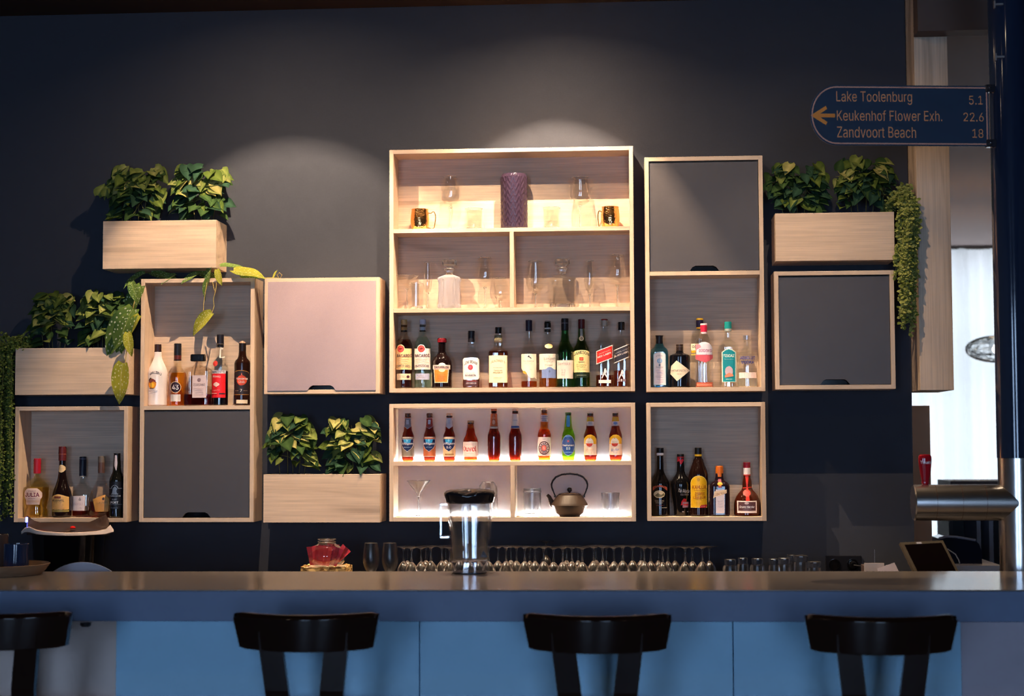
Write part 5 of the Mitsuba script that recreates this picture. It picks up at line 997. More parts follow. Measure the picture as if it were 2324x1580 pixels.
# round white plate leaning behind the bar
Pp = bar(TM([[0, 0, 0]], np.zeros((0, 3), int))).vertices[0]
yp = -1.18; cx = at(187, 1275, yp); R_ = 0.195; zc = float(cx[2]) - R_ * 1.0
plt_ = loft([(-0.012, R_ * 0.55), (-0.010, R_ * 0.6), (0.004, R_ * 0.93), (0.008, R_), (0.011, R_), (0.008, R_ * 0.93), (-0.004, R_ * 0.6), (-0.006, 0.01)], K=72)
plt_.apply_transform(trimesh.transformations.rotation_matrix(math.pi / 2 + 0.10, [1, 0, 0]))
plt_.apply_translation([cx[0], yp + 0.03, zc])
pk = thing('serving_plate', 'round white plate rim showing behind the bar before the drinks machine', 'plate')
put(pk, 'dish', plt_, 'gloss', h('d6d2dc'), smooth=35)
zlow = float(plt_.vertices[:, 2].min())
put(pk, 'plate_stand', bx(cx[0] - 0.12, cx[0] + 0.12, yp - 0.02, yp + 0.10, 0.7402, zlow + 0.004, 0.001), 'paint', h('3c3c40'), smooth=False)

# ------------------------------------------------------------------ right part
# steel beer tower: column through the counter's rear, horizontal tube
xp = float(at(2312, 1297, -1.02)[0]); YP = -1.02; RP = 0.066
tw = thing('beer_tower', 'brushed steel beer tower with a thick horizontal tube at the right', 'beer tower')
zc_ = float(at(2180, 1141, YP)[2]); zt_ = float(at(2275, 1040, YP)[2])
put(tw, 'column', moved(loft([(0.7402, RP), (zt_, RP)], K=48), [xp, YP, 0]), 'steel')
xl = float(at(2072, 1141, YP)[0]); rr = 0.0655
hz = loft([(0, rr * 0.94), (0.004, rr), (2.2 - xl, rr)], K=56)
hz.apply_transform(trimesh.transformations.rotation_matrix(math.pi / 2, [0, 1, 0])); hz.apply_translation([xl, YP, zc_])
put(tw, 'tube', hz, 'steel')
for i, px in enumerate((2120, 2178, 2232)):
    xx = float(at(px, 1110, YP)[0])
    r_ = loft([(-0.0006, rr + 0.0006), (0.0006, rr + 0.0006)], K=40, close=False); r_.apply_transform(trimesh.transformations.rotation_matrix(math.pi / 2, [0, 1, 0])); r_.apply_translation([xx, YP, zc_])
    put(tw, 'seam_ring', r_, 'paint', h('6a3c1c'), smooth=True)
# red tap emblem on the tube
xg, kg = float(at(2099.5, 1063, YP)[0]), per([1.0, YP, 1.45])
tg = thing('tap_emblem', 'red glass-shaped beer tap emblem with white lettering on the steel tube', 'tap handle')
zg = zc_ + rr - 0.001
pr = [(0, 5), (2, 8), (5, 8.5), (9, 8), (20, 10.5), (44, 14), (58, 15), (66, 14), (69, 10)]
pz, pa = np.array([p[0] for p in pr]) * kg, np.array([p[1] for p in pr]) * kg
put(tg, 'body', moved(loft([(z * kg, a * kg) for z, a in pr], ratio=0.55, K=40), [xg, YP, zg]), 'gloss', h('b01420'))
me, colr = decal([('t', 'Texels', 0.5, 51, 24, 7, h('f2e4e4'), {'bold': True})], lambda x, z: 0.55 * np.sqrt(np.maximum(np.interp(z, pz, pa) ** 2 - x ** 2, 1e-6)), kg)
put(tg, 'lettering', moved(me, [xg, YP, zg]), 'paint', colr, smooth=True)
# navy post above and the direction sign on it
sp = thing('signpost', 'dark navy round post rising from the steel beer tower to the ceiling', 'post')
put(sp, 'post', moved(loft([(zt_ + 0.0005, RP + 0.002), (CEIL, RP + 0.002)], K=48), [xp, YP, 0]), 'gloss', h('1e2a40'))
for py in (20, 138):
    zz_ = float(at(2270, py, YP)[2]); xx = xp - RP
    put(sp, 'clamp', moved(cat([bx(-0.004, 0.028, -0.012, 0.0, -0.004, 0.004, 0.001), bx(-0.006, 0.0, -0.014, 0.002, -0.014, 0.014, 0.001)]), [xx + 0.012, YP - 0.055, zz_]), 'foil', h('b0aaa8'), smooth=False, label='small metal clamp on the post')
sg = thing('direction_sign', 'navy direction sign with copper lettering and a left arrow, held by the post', 'sign')
A0 = at(1890, 190, -1.12); A1 = at(2243, 198, -1.05); B1 = at(2245, 332, -1.05)
ks = 1.0
Wd = math.hypot(A1[0] - A0[0], A1[1] - A0[1])
ex = np.array([A1[0] - A0[0], A1[1] - A0[1], 0]) / Wd
ztop, zbot = (A0[2] + A1[2]) / 2, float(B1[2]); Hs = ztop - zbot
k2 = Hs / 136.0                                  # metres per photo pixel on the sign; local origin: right end, lower edge
def sgn(m): 
    v = np.array(m.vertices); o = np.array([A1[0], A1[1], zbot])
    n_ = np.array([-ex[1], ex[0], 0])
    return TM(o + v[:, :1] * ex + v[:, 1:2] * n_ + v[:, 2:] * [0, 0, 1], m.faces)
Lx = -Wd / k2
def plate(g):
    arc = [(Lx + 8 - (60 - g) * math.sin(t) * 1.0, 68 + (68 - g) * math.cos(t)) for t in np.linspace(0, math.pi, 28)]
    return Polygon([(-g, g)] + [(-g, 136 - g)] + arc)
m = trimesh.creation.extrude_polygon(affinity.scale(plate(0), k2, k2, origin=(0, 0)), 0.006, engine='earcut')
m.apply_transform([[1, 0, 0, 0], [0, 0, -1, 0], [0, 1, 0, 0], [0, 0, 0, 1]]); m.apply_translation([0, 0.006, 0])
put(sg, 'plate', sgn(m), 'paint', h('26384f'), smooth=False)
COP = h('dca088'); COP2 = h('efa06a')
fl = lambda x, z: np.full(np.shape(x), 0.0)
ring = plate(3.0).difference(plate(6.2))
me, colr = decal([('p', ring, COP)], fl, k2, step=0.05, eps=0.0006)
put(sg, 'border', sgn(me), 'paint', colr, smooth=True)
def tx(s, px, py, w_, h_): return ('t', s, px - 2243, 332 - py - (2243 - px) * 0.012, w_, h_, COP2)
lay = [tx('Lake Toolenburg', 1984, 222, 171, 30), tx('Keukenhof Flower Exh.', 2018, 262, 238, 24), tx('Zandvoort Beach', 1988, 299, 178, 25), tx('5.1', 2214, 228, 31, 20), tx('22.6', 2208, 266, 46, 20), tx('18', 2217, 303, 25, 20)]
for L_ in lay:
    me, colr = decal([L_], fl, k2, step=0.05, eps=0.0006)
    put(sg, 'lettering', sgn(me), 'paint', colr, smooth=True)
ax, az = 1842 - 2243, 332 - 260 - 5
arrow = pg((ax, az), (ax + 32, az + 20), (ax + 34, az + 15), (ax + 16, az + 3), (ax + 52, az + 3), (ax + 52, az - 3), (ax + 16, az - 3), (ax + 34, az - 15), (ax + 32, az - 20)).buffer(1.2)
me, colr = decal([('p', arrow, h('ff9c40'))], fl, k2, step=0.05, eps=0.0006)
put(sg, 'arrow', sgn(me), 'paint', colr, smooth=True, label='orange arrow pointing left')
for zz_ in (6 * k2, 130 * k2):
    m = cat([bx(-0.012, 0.03, -0.012, 0.016, zz_ - 0.014, zz_ + 0.014, 0.002), moved(trimesh.creation.icosphere(2, 0.008), [0.0, -0.014, zz_])])
    put(sg, 'bracket', sgn(m), 'gloss', h('2a2a30'), smooth=False, label='black corner bracket with a steel bolt')

# wall sockets, till tablet, slip box
so = thing('wall_socket', 'dark double wall socket right of the tumblers', 'socket')
s0, s1 = at(1873, 1261, 0), at(1955, 1297.5, 0); xm_ = (s0[0] + s1[0]) / 2
put(so, 'frame', bx(s0[0], s1[0], -0.010, 0, s1[2] - 0.012, s0[2], 0.002), 'gloss', h('1b1c22'), smooth=False)
for c_ in ((s0[0] * 0.75 + s1[0] * 0.25), (s0[0] * 0.25 + s1[0] * 0.75)):
    rg = loft([(0, 0.024), (0.004, 0.024), (0.004, 0.020), (0.0005, 0.019), (0.0005, 0.001)], K=32); rg.apply_transform(trimesh.transformations.rotation_matrix(math.pi / 2, [1, 0, 0])); rg.apply_translation([c_, -0.0102, (s0[2] + s1[2]) / 2 - 0.004])
    put(so, 'outlet', rg, 'gloss', h('0a0a0c'))
pc_ = thing('plug', 'black plug with cable pushed into the right-hand socket', 'plug')
cx = s0[0] * 0.25 + s1[0] * 0.75; zc2 = (s0[2] + s1[2]) / 2 - 0.004
q = loft([(0, 0.017), (0.02, 0.018), (0.032, 0.012)], K=24); q.apply_transform(trimesh.transformations.rotation_matrix(math.pi / 2, [1, 0, 0])); q.apply_translation([cx, -0.0145, zc2])
put(pc_, 'body', q, 'gloss', h('0c0c0e'))
put(pc_, 'cable', tube([(cx, -0.045, zc2), (cx + 0.04, -0.055, zc2 - 0.005), (cx + 0.07, -0.06, zc2 - 0.05), (cx + 0.075, -0.06, 0.9345)], 0.004, 8), 'paint', BLACK, smooth=True)
pb = thing('paper_slip_box', 'small box of white paper slips with a thin wire standing up', 'paper slips')
p0, p1 = at(1958, 1277, -0.50), at(2003, 1277, -0.50); zt2 = float(p0[2])
put(pb, 'box', bx(p0[0] + 0.004, p1[0], -0.52, -0.42, ZK, zt2 - 0.012, 0.001), 'paint', h('5a4c48'), smooth=False)
put(pb, 'slip', bx(p0[0] + 0.002, p1[0] + 0.002, -0.528, -0.522, zt2 - 0.075, zt2, 0.0), 'paint', h('efd9c8'), smooth=False, label='white paper slip')
sl = trimesh.creation.box((0.075, 0.002, 0.05)); sl.apply_transform(trimesh.transformations.rotation_matrix(-0.35, [0, 1, 0])); sl.apply_transform(trimesh.transformations.rotation_matrix(-0.5, [1, 0, 0])); sl.apply_translation([p1[0] + 0.015, -0.545, zt2 - 0.03])
put(pb, 'slip', sl, 'paint', h('b9aeb6'), smooth=False, label='crumpled white paper slip')
xw = float(at(1984, 1277, -0.5)[0]); zw = float(at(1984, 1247, -0.5)[2])
put(pb, 'wire', tube([(xw, -0.515, zt2 - 0.02), (xw, -0.515, zw)], 0.0012, 6), 'foil', h('b0a8a8'), smooth=True)
put(pb, 'cable', tube([at(2010, 1284, -0.53), at(2020, 1282, -0.53), at(2030, 1290, -0.53), at(2036, 1300, -0.53), at(2040, 1330, -0.53)], 0.0016, 6), 'paint', h('d8cfd0'), smooth=True)

tb = thing('till_tablet', 'tilted black tablet till with champagne frame below the steel tube', 'tablet')
O = at(2043, 1231.5, -0.80)
pu = at(2140, 1226.5, -0.80 + 0.085) ; pv = at(2093, 1297, -0.80 - 0.06)
eu = (pu - O); lu = np.linalg.norm(eu); eu /= lu
ev = pv - O; ev -= eu * (ev @ eu); lv = np.linalg.norm(ev); ev /= lv
en = np.cross(eu, ev); en = en if en[1] > 0 else -en      # into the tablet, away from the viewer
def tab(m): v = np.array(m.vertices); return TM(O + v[:, :1] * eu + v[:, 1:2] * ev + v[:, 2:] * en, m.faces)
LV = lv * 1.35
put(tb, 'frame', tab(trimesh.convex.convex_hull(np.array([[x, y, z] for x in (0.0, lu) for y in (0, LV) for z in (0.0, 0.012)]))), 'foil', h('a8967c'), smooth=False, label='champagne coloured frame')
put(tb, 'screen', tab(moved(trimesh.creation.box((lu * 0.86, LV * 0.86, 0.002)), [lu / 2, LV * 0.5, -0.0012])), 'gloss', h('120a0a'), smooth=False)
put(tb, 'camera_strip', tab(moved(trimesh.creation.box((0.022, 0.008, 0.001)), [lu * 0.42, 0.007, -0.0008])), 'paint', h('cfc4c0'), smooth=False)
cb = O + eu * lu / 2 + ev * LV * 0.55 + en * 0.03
put(tb, 'stand', tube([cb - en * 0.02, cb + en * 0.03, [cb[0] + en[0] * 0.05, -0.58, 0.99], [cb[0], -0.56, ZK]], 0.014, 12), 'paint', h('2c2a2c'), smooth=True)
put(tb, 'stand_foot', moved(loft([(0, 0.055), (0.006, 0.055), (0.009, 0.03)], K=32), [cb[0], -0.555, ZK]), 'paint', h('2c2a2c'))
for kk in [q for q in scene if q.startswith(tb + '__')]: pass

for i, (x, y) in enumerate(((2.35, 0.2), (3.4, 4.2))):
    dl = thing('ceiling_downlight', ('small round ceiling downlight in the room behind the wooden column', 'small round ceiling downlight before the far curtain')[i], 'downlight')
    put(dl, 'ring', moved(loft([(CEIL - 0.012, 0.062), (CEIL - 0.002, 0.066), (CEIL - 0.0005, 0.066)], K=32), [x, y, 0]), 'paint', h('c8c4c0'))
    k = put(dl, 'lens', moved(loft([(CEIL - 0.015, 0.045), (CEIL - 0.0125, 0.05)], K=32), [x, y, 0]), 'paint', WHITE)
    scene[k]['emitter'] = {'type': 'area', 'radiance': rgb(np.array([1.0, 0.72, 0.46]) * 120)}

# further room at the right: side table with a black bag, dark shelf unit, wooden post, lamp
YT = 1.1
a0, a1 = at(2085, 1284, YT), at(2266, 1284, YT); ztb = float(a1[2])
st_ = thing('side_table', 'white-topped side table behind the beer tower', 'table')
put(st_, 'top', bx(a0[0] - 0.25, a1[0] + 0.02, YT, YT + 0.55, ztb - 0.03, ztb, 0.002), 'paint', h('d9d4d6'), smooth=False)
put(st_, 'apron', bx(a0[0] - 0.24, a1[0] + 0.01, YT + 0.01, YT + 0.03, ztb - 0.12, ztb - 0.03, 0), 'paint', h('3a2c38'), smooth=False)
for x in (a0[0] - 0.22, a1[0] - 0.02):
    for y in (YT + 0.04, YT + 0.50): put(st_, 'leg', bx(x - 0.02, x + 0.02, y - 0.02, y + 0.02, 0, ztb - 0.03, 0.002), 'paint', h('3a2c38'), smooth=False)
bg = thing('black_case', 'rounded dark navy case with grey top trim on the side table', 'case')
q0, q1 = at(2118, 1216, YT + 0.2), at(2221, 1283, YT + 0.2)
X0, X1, Zt = q0[0], q1[0], float(q0[2]); Hc = Zt - ztb
pf = Polygon([(X0, 0), (X1, 0), (X1, Hc * 0.45), (X1 - 0.012, Hc * 0.72), (X1 - 0.03, Hc * 0.86), (X0 + 0.10, Hc * 0.98), (X0 + 0.05, Hc), (X0 + 0.015, Hc * 0.92), (X0, Hc * 0.75)])
m = trimesh.creation.extrude_polygon(pf, 0.2, engine='earcut'); m.apply_transform([[1, 0, 0, 0], [0, 0, -1, YT + 0.32], [0, 1, 0, ztb + 0.0003], [0, 0, 0, 1]])
put(bg, 'body', m, 'gloss', h('161c30'), smooth=30)
put(bg, 'top_trim', tube([(X0 + 0.012, YT + 0.116, ztb + Hc * 0.93), (X0 + 0.05, YT + 0.116, ztb + Hc * 1.005), (X0 + 0.10, YT + 0.116, ztb + Hc * 0.985), (X1 - 0.03, YT + 0.116, ztb + Hc * 0.87)], 0.006, 8), 'paint', h('8a92a8'), smooth=True)
put(bg, 'cable', tube([at(2150, 1246, YT + 0.10), at(2168, 1258, YT + 0.10), at(2176, 1272, YT + 0.10), [float(at(2178, 1280, YT + 0.10)[0]), YT + 0.10, ztb + 0.004]], 0.003, 6), 'paint', h('d8d0cc'), smooth=True)
YC = 2.6
c0, c1 = at(2157, 1092, YC), at(2300, 1300, YC)
sh_ = thing('dark_shelf_unit', 'dark shelf unit with pale uprights before the curtain', 'shelf unit')
zt3 = float(c0[2])
put(sh_, 'top', bx(c0[0], c0[0] + 1.4, YC, YC + 0.4, zt3 - 0.035, zt3, 0.002), 'paint', h('54423c'), smooth=False)
put(sh_, 'back', bx(c0[0], c0[0] + 1.4, YC + 0.37, YC + 0.4, 0, zt3 - 0.035, 0), 'paint', h('14141c'), smooth=False)
for px in (2159, 2222, 2250):
    x = float(at(px, 1230, YC)[0]); put(sh_, 'upright', bx(x - 0.012, x + 0.012, YC, YC + 0.36, 0, zt3 - 0.035, 0.001), 'paint', h('8a94a8' if px > 2200 else '1c1c24'), smooth=False)
for z in (0.35, 0.75): put(sh_, 'board', bx(c0[0] + 0.013, c0[0] + 1.38, YC + 0.01, YC + 0.36, z, z + 0.025, 0), 'paint', h('2c2830'), smooth=False)
YW = 1.0
w0, w1 = at(2078, 921, YW), at(2113, 1090, YW)
wp = thing('wooden_screen', 'narrow light brown wooden screen behind the red tap emblem', 'screen')
put(wp, 'panel', bx(w0[0] - 0.3, w1[0], YW, YW + 0.05, 0.05, float(w0[2]), 0.002), 'paint', h('e6b896'), smooth=False)
put(wp, 'foot', bx(w0[0] - 0.3, w1[0], YW - 0.1, YW + 0.06, 0, 0.05, 0.002), 'paint', h('a07458'), smooth=False)
# wire pendant lamp
YL = 6.0
l0 = at(2194, 793, YL); lk = per(l0); cxl, czl, ra, rb = float(at(2262, 793, YL)[0]), float(l0[2]), 68 * lk, 29 * lk
lp_ = None
lp = thing('pendant_lamp', 'oval wire mesh pendant lamp before the bright curtain', 'lamp')
wires = []
for i in range(34):
    n_ = rng.normal(size=3) * [1, 1, 0.5]; n_ /= np.linalg.norm(n_)
    a_ = np.cross(n_, [0.3, 0.5, 0.8]); a_ /= np.linalg.norm(a_); b_ = np.cross(n_, a_)
    t_ = np.linspace(0, 2 * np.pi, 40, endpoint=False)
    p_ = np.cos(t_)[:, None] * a_ + np.sin(t_)[:, None] * b_
    wires.append(tube(np.array([cxl, YL, czl]) + p_ * [ra, ra, rb], 0.002, 4, closed=True))
put(lp, 'wire_shade', cat(wires), 'paint', h('5a6c80'), smooth=True, kind='stuff')
hoops = [tube([(cxl + ra * 1.01 * math.cos(t_), YL + 0.0 * t_, czl + rb * 1.01 * math.sin(t_)) for t_ in np.linspace(0, 2 * np.pi, 60, endpoint=False)], 0.006, 6, closed=True)]
put(lp, 'hoop', hoops[0], 'paint', h('4a3a34'), smooth=True)
k = put(lp, 'bulb', moved(trimesh.creation.icosphere(2, 0.035), [cxl, YL, czl]), 'paint', WHITE, smooth=True, label='glowing warm bulb')
scene[k]['emitter'] = {'type': 'area', 'radiance': rgb(np.array([1.0, 0.62, 0.30]) * 220)}
put(lp, 'cord', tube([(cxl, YL, czl + rb), (cxl, YL, CEIL)], 0.004, 6), 'paint', BLACK, smooth=True)

# ------------------------------------------------------------------ plants
def leaf_mesh(kind, bend, fold, seed):
    """one leaf along +y (length 1), upper side +z; returns vertices, faces, uv"""
    r_ = np.random.default_rng(seed)
    S = np.linspace(0, 1, 8)
    if kind == 'heart': w = np.array([0.20, 0.37, 0.42, 0.40, 0.33, 0.23, 0.11, 0.004])
    elif kind == 'wing': w = np.array([0.10, 0.17, 0.20, 0.205, 0.185, 0.145, 0.085, 0.004])
    else: w = np.array([0.03, 0.10, 0.15, 0.17, 0.15, 0.11, 0.06, 0.004])
    c = np.array([-1, -0.55, 0, 0.55, 1])
    v, uv = [], []
    for i, s in enumerate(S):
        for cc in c:
            a = abs(cc)
            y = s - (0.14 * a * a * (1 - s) ** 3 if kind == 'heart' else 0.05 * a * (1 - s))
            z = -bend * s * s + fold * a * w[i] + 0.02 * math.sin(9 * s + seed) * a
            x = cc * w[i] * (1.12 if (kind == 'wing' and cc > 0) else 1.0) + 0.05 * math.sin(3 * s + seed)
            v.append([x, y, z]); uv.append([cc * 0.5 + 0.5, s])
    f = []
    for i in range(7):
        for j in range(4):
            a, b_, c_, d_ = i * 5 + j, i * 5 + j + 1, (i + 1) * 5 + j + 1, (i + 1) * 5 + j
            f += [[a, b_, c_], [a, c_, d_]]
    return np.array(v), np.array(f), np.array(uv)

def leaf_ply(kind, seed, base, light, mat='leaf'):
    r_ = np.random.default_rng(seed)
    v, f, uv = leaf_mesh(kind, r_.uniform(0.05, 0.4), r_.uniform(0.15, 0.5), seed)
    if mat != 'leaf': return mikit.ply(TM(v, f), mat, smooth=True, uv=uv)
    c = np.abs(uv[:, 0] - 0.5) * 2
    veg = np.clip(1 - c * 1.3, 0, 1) * 0.7 + 0.35 * r_.random(len(v)) * (uv[:, 1] < 0.85)
    col = base[None] * (1 - veg[:, None] * 0.6) + light[None] * veg[:, None] * 0.6
    return mikit.ply(TM(v, f), mat, smooth=True, color=col)
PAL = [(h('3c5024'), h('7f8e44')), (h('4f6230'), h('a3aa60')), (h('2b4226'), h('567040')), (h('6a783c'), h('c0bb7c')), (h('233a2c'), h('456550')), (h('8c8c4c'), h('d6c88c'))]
LEAVES = {p: [leaf_ply('heart', 10 * p + q, *PAL[p]) for q in range(4)] for p in range(len(PAL))}
WING = [leaf_ply('wing', 300 + q, None, None, 'leaf_spotted') for q in range(4)]
WINGY = [leaf_ply('wing', 320 + q, None, None, 'leaf_yellow') for q in range(3)]

def leaf_at(parent, tmpl, base, tip, nrm, size=None, name='leaf'):
    base, tip = np.asarray(base, float), np.asarray(tip, float)
    y = tip - base; L = np.linalg.norm(y); y = y / L
    z = np.asarray(nrm, float) - y * (np.asarray(nrm) @ y); z /= np.linalg.norm(z) + 1e-9
    x = np.cross(y, z); M = np.eye(4); s = size or L
    M[:3, 0], M[:3, 1], M[:3, 2], M[:3, 3] = x * s, y * s, z * s, base
    k = key_for(f'{parent}__{name}')
    scene[k] = {**tmpl, 'to_world': T(M.tolist())}
    return k

def pothos(label, cx0, cx1, ytop, ybase, zsoil, xr, n, weights, size, seed, yf=-0.185, up=0.35):
    """bushy plant between the pixel columns cx0 and cx1, crown at the pixel row ytop"""
    r_ = np.random.default_rng(seed)
    p = thing('pothos_plant', label, 'plant')
    xa, xb = float(at(cx0, ybase, -0.12)[0]), float(at(cx1, ybase, -0.12)[0])
    zt_ = float(at((cx0 + cx1) / 2, ytop, -0.12)[2]); xm_, w_ = (xa + xb) / 2, (xb - xa) / 2
    H = zt_ - zsoil
    crowns = []
    for i in range(5):
        t_ = (i - 2) / 2.2; q = np.array([xm_ + w_ * 0.72 * t_ + r_.uniform(-0.01, 0.01), -0.10 + r_.uniform(-0.03, 0.03), zsoil + H * (0.80 - 0.18 * t_ * t_ + r_.uniform(-0.08, 0.06))])
        b0 = np.array([np.clip(xm_ + w_ * 0.45 * t_, xr[0] + 0.03, xr[1] - 0.03), -0.095 + r_.uniform(-0.02, 0.02), zsoil - 0.014])
        mid = (b0 + q) / 2 + [r_.uniform(-0.01, 0.01), r_.uniform(-0.02, 0.01), 0.02]
        put(p, 'stem', tube([b0, mid, q], 0.0022, 6), 'paint', h('5a5630'), smooth=True)
        crowns.append((b0, mid, q))
    for i in range(int(n * 1.75)):
        # on an upright half ellipsoid shell, thicker towards the room
        a = r_.uniform(-1.45, 1.45); e = r_.uniform(0.0, 1.0) ** 0.9 * 1.40
        d = np.array([math.sin(a) * math.cos(e * 0.7), -0.62 * math.cos(a) * math.cos(e * 0.8), math.sin(e)])
        rad = r_.uniform(0.45, 1.0) ** 0.6
        P = np.array([xm_, -0.095, zsoil + H * 0.10]) + np.sign(d) * np.abs(d) ** [0.8, 1, 0.8] * [w_ * 1.0, 0.14, H * 0.86] * rad
        P[1] = min(P[1], -0.022); P[2] = max(P[2], zsoil + 0.012)
        L = size * r_.uniform(0.65, 1.3)
        out = np.array([d[0] * 0.8 + r_.uniform(-0.5, 0.5), -0.5 + r_.uniform(-0.4, 0.3), up * (r_.uniform(-1.2, 1.0)) - 0.25]); out /= np.linalg.norm(out)
        nrm = np.array([r_.uniform(-0.4, 0.4), -0.75 + r_.uniform(-0.3, 0.3), 0.75 + r_.uniform(-0.3, 0.4)])
        B = P - out * L * 0.45; B[1] = min(B[1], -0.012)
        Tp = B + out * L; Tp[1] = min(Tp[1], -0.006)
        if min(B[2], Tp[2]) < zsoil + 0.004: Tp[2] = max(Tp[2], zsoil + 0.006); B[2] = max(B[2], zsoil + 0.010)
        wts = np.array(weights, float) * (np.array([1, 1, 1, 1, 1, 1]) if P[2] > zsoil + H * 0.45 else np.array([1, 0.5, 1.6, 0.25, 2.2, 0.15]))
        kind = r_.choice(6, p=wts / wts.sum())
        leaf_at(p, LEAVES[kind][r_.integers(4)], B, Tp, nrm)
        if i % 4 == 0:
            c_ = crowns[r_.integers(5)]
            put(p, 'petiole', tube([c_[1], (c_[1] + B) / 2 + [0, 0, 0.008], B], 0.0012, 5), 'paint', h('6f7034'), smooth=True)
    return p
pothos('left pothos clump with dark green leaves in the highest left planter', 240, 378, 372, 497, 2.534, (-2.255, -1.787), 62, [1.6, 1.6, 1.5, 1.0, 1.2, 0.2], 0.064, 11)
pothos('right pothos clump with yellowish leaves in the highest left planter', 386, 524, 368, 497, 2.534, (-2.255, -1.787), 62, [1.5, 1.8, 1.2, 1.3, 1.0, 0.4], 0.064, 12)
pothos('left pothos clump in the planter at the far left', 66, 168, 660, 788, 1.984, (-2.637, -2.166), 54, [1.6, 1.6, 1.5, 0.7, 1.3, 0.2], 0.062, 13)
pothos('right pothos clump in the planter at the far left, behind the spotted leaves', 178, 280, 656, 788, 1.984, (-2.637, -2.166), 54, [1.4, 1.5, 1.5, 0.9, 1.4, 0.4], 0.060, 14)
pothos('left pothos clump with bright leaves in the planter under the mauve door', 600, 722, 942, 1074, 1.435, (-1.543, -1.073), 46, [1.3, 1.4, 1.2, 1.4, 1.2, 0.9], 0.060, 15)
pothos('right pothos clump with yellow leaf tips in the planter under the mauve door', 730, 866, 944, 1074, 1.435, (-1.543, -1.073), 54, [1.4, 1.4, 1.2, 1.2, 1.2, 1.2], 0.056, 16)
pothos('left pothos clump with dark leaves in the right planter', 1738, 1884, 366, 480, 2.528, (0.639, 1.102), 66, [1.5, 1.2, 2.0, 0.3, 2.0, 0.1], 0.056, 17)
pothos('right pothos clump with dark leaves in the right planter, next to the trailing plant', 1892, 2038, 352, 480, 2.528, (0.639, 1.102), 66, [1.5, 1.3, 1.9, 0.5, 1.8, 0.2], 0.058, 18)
for cx, cy, L, par in ((1910, 374, 0.05, 'pothos_plant_007'), (1957, 372, 0.045, 'pothos_plant_007'), (1868, 415, 0.05, 'pothos_plant_006'), (1747, 420, 0.045, 'pothos_plant_006'), (250, 430, 0.06, 'pothos_plant'), (232, 430, 0.055, 'pothos_plant')):
    P = at(cx, cy, -0.13); leaf_at(par, LEAVES[2 if cx > 1000 else 1][cx % 4], P + [-0.3 * L, 0.0, -0.5 * L], P + [0.1 * L, -0.1 * L, 0.5 * L], [0.2, -1, 0.35])

# spotted trailing begonia on the tall cabinet
bgn = thing('spotted_vine', 'trailing vine with white-spotted wing leaves lying on the tall cabinet and hanging beside it', 'plant')
def Vp(px, py, y): return at(px, py, y)
wings = [  # base, tip (pixels), depth base, depth tip, yellow, normal
    ((318, 648), (276, 732), -0.20, -0.21, 0, (-0.3, -1, 0.3)), ((300, 700), (240, 812), -0.22, -0.225, 0, (0.1, -1, 0.3)), ((296, 720), (262, 812), -0.225, -0.225, 0, (0.2, -1, 0.2)),
    ((316, 716), (286, 762), -0.23, -0.235, 1, (-0.2, -1, 0.3)), ((292, 755), (298, 808), -0.23, -0.235, 1, (0.3, -1, 0.1)), ((284, 826), (262, 918), -0.225, -0.22, 1, (0.1, -1, 0.1)),
    ((330, 622), (276, 640), -0.12, -0.17, 0, (0, -0.6, 1)), ((345, 618), (404, 634), -0.10, -0.15, 0, (0.2, -0.7, 1)), ((398, 622), (364, 638), -0.14, -0.18, 0, (0, -0.7, 1)), ((448, 620), (410, 640), -0.15, -0.185, 0, (0.1, -0.8, 0.9)),
    ((440, 616), (500, 622), -0.06, -0.10, 0, (0, -0.7, 1)), ((482, 606), (455, 680), -0.185, -0.19, 0, (-0.9, -0.7, 0.1)), ((492, 612), (504, 646), -0.195, -0.20, 1, (0, -1, 0.5)), ((500, 604), (548, 596), -0.15, -0.13, 0, (0, -0.7, 1)),
    ((532, 612), (598, 624), -0.15, -0.20, 1, (0.0, -0.75, 0.9)), ((548, 624), (586, 630), -0.14, -0.16, 0, (0, -0.8, 0.7)), ((482, 712), (430, 757), -0.20, -0.205, 1, (0.1, -1, 0.45)), ((620, 632), (628, 612), -0.12, -0.12, 1, (-0.7, -0.7, 0)), ((300, 640), (316, 690), -0.21, -0.215, 0, (0.2, -1, 0.1))]
for i, (b_, t_, yb_, yt_, yel, nr) in enumerate(wings):
    B, Tp = Vp(*b_, yb_), Vp(*t_, yt_)
    if b_[1] < 640 and b_[0] > 318: B[2] = max(B[2], 2.300)
    leaf_at(bgn, (WINGY[i % 3] if yel else WING[i % 4]), B, Tp, nr, name='leaf')
vin = [[(318, 640), (345, 628), (398, 628), (450, 628), (496, 622), (532, 620), (560, 628), (600, 632), (622, 631)], [(500, 622), (492, 640), (489, 660), (484, 680), (486, 695), (480, 712)], [(482, 640), (487, 660)], [(470, 640), (462, 690), (462, 712)], [(318, 640), (306, 680), (300, 710), (292, 755), (288, 790), (284, 826)], [(622, 631), (636, 632), (640, 624), (634, 619), (629, 624), (632, 630)]]
vy = [[-0.12] * 9, [-0.188] * 6, [-0.188] * 2, [-0.19] * 3, [-0.12, -0.20, -0.215, -0.225, -0.222, -0.222], [-0.12] * 6]
for pth, yy in zip(vin, vy):
    q = np.array([at(x, y, d) for (x, y), d in zip(pth, yy)])
    if len(q) == 9: q[:, 2] = np.maximum(q[:, 2] * 0 + 2.2975, 2.2975); q[:, 1] = -0.12
    put(bgn, 'stem', tube(q, 0.0019, 6), 'paint', h('b39a5a'), smooth=True)

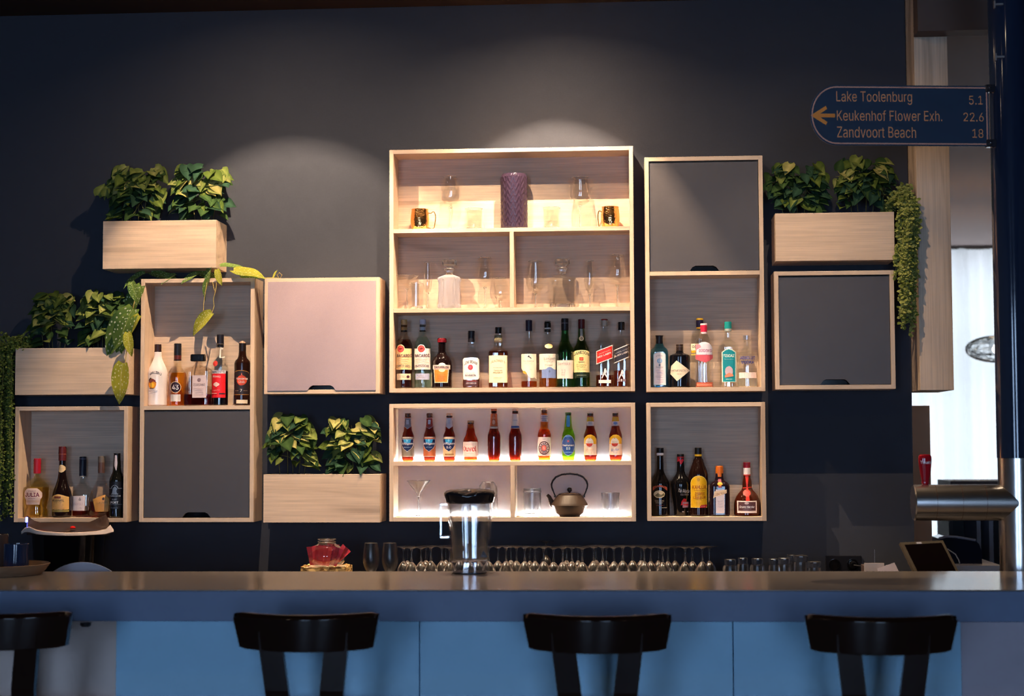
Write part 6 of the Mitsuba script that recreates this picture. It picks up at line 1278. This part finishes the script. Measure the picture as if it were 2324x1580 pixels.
# fine-leaved hanging plants at both ends
def hanging(label, strands, leafL, colA, colB, seed, dens=0.012, star=False):
    r_ = np.random.default_rng(seed)
    p = thing('hanging_plant', label, 'plant')
    V, Fc, Cc, n = [], [], [], 0
    base = np.array([[0, 0, 0], [0.32, 0.35, 0.06], [0.30, 0.7, 0.03], [0, 1, -0.05], [-0.30, 0.7, 0.03], [-0.32, 0.35, 0.06]])
    tri = np.array([[0, 1, 2], [0, 2, 3], [0, 3, 4], [0, 4, 5]])
    for q in strands:
        q = np.asarray(q, float)
        seg = np.linalg.norm(np.diff(q, axis=0), axis=1); s = np.r_[0, np.cumsum(seg)]
        put(p, 'stem', tube(q, 0.0011, 5), 'paint', h('6a6a3a'), smooth=True)
        for d in np.arange(0, s[-1], dens):
            P = np.array([np.interp(d, s, q[:, k_]) for k_ in range(3)])
            for c in range(7 if star else 3):
                o = np.array([r_.normal() * 0.9, -abs(r_.normal()) * 0.7, r_.normal() * 0.5 - 0.5]); o /= np.linalg.norm(o)
                nr = np.array([r_.normal() * 0.5, -1, 0.6 + r_.normal() * 0.3]); nr -= o * (nr @ o); nr /= np.linalg.norm(nr)
                x = np.cross(o, nr); L = leafL * r_.uniform(0.7, 1.3)
                off = r_.normal(size=3) * 0.004
                v = P + off + (base[:, :1] * x + base[:, 1:2] * o + base[:, 2:] * nr) * L
                v[:, 1] = np.minimum(v[:, 1], -0.004)
                V.append(v); Fc.append(tri + n); n += 6
                t_ = r_.random(); Cc.append(np.tile(colA * (1 - t_) + colB * t_, (6, 1)))
    k = key_for(f'{p}__foliage')
    scene[k] = mikit.ply(TM(np.vstack(V), np.vstack(Fc)), 'leaf', smooth=True, color=np.vstack(Cc))
    labels[k] = {'kind': 'stuff', 'label': 'mass of tiny fresh green leaves'}
    return p
r0 = np.random.default_rng(21)
st = []
for i in range(30):
    x0 = r0.uniform(-18, 42); yb_ = -0.10 - r0.uniform(0, 0.11)
    yend = r0.uniform(960, 1180) if x0 > 18 else r0.uniform(1040, 1195)
    top = at(x0 + r0.uniform(8, 38), r0.uniform(752, 792), yb_)
    pts = [at(min(78, x0 + 48 + r0.uniform(-8, 12)), r0.uniform(776, 792), -0.11), top]
    for t_ in np.linspace(0.06, 1, 12):
        pts.append(at(min(x0, 26 if yb_ < -0.19 else 24) + 3.5 * math.sin(t_ * 9 + i), 775 + (yend - 775) * t_, yb_))
    st.append(pts)
hanging('hanging plant with tiny bright green leaves at the left edge', st, 0.012, h('3f5424'), h('86934c'), 31)
st = []
for i in range(17):
    x0 = r0.uniform(2038, 2078); yend = r0.uniform(580, 745) if i > 3 else 715 + i * 16
    yy = -0.20 - r0.uniform(0.005, 0.06)
    pts = [at(2018 + r0.uniform(-12, 6), 478, -0.10), at(x0 - 12, r0.uniform(415, 450), -0.16), at(x0 + 2, r0.uniform(452, 480), yy)]
    for t_ in np.linspace(0.08, 1, 10): pts.append(at(x0 + (8 - 18 * t_) * (0.6) + 3 * math.sin(t_ * 7 + i), 480 + (yend - 480) * t_, yy))
    st.append(pts)
hanging('hanging plant with small pale green leaf rosettes over the right end of the right planter', st, 0.017, h('5f6e30'), h('b2b46a'), 32, dens=0.017, star=True)

for k_ in list(labels):
    if k_ not in scene and not any(s_.startswith(k_ + '__') for s_ in scene): del labels[k_]
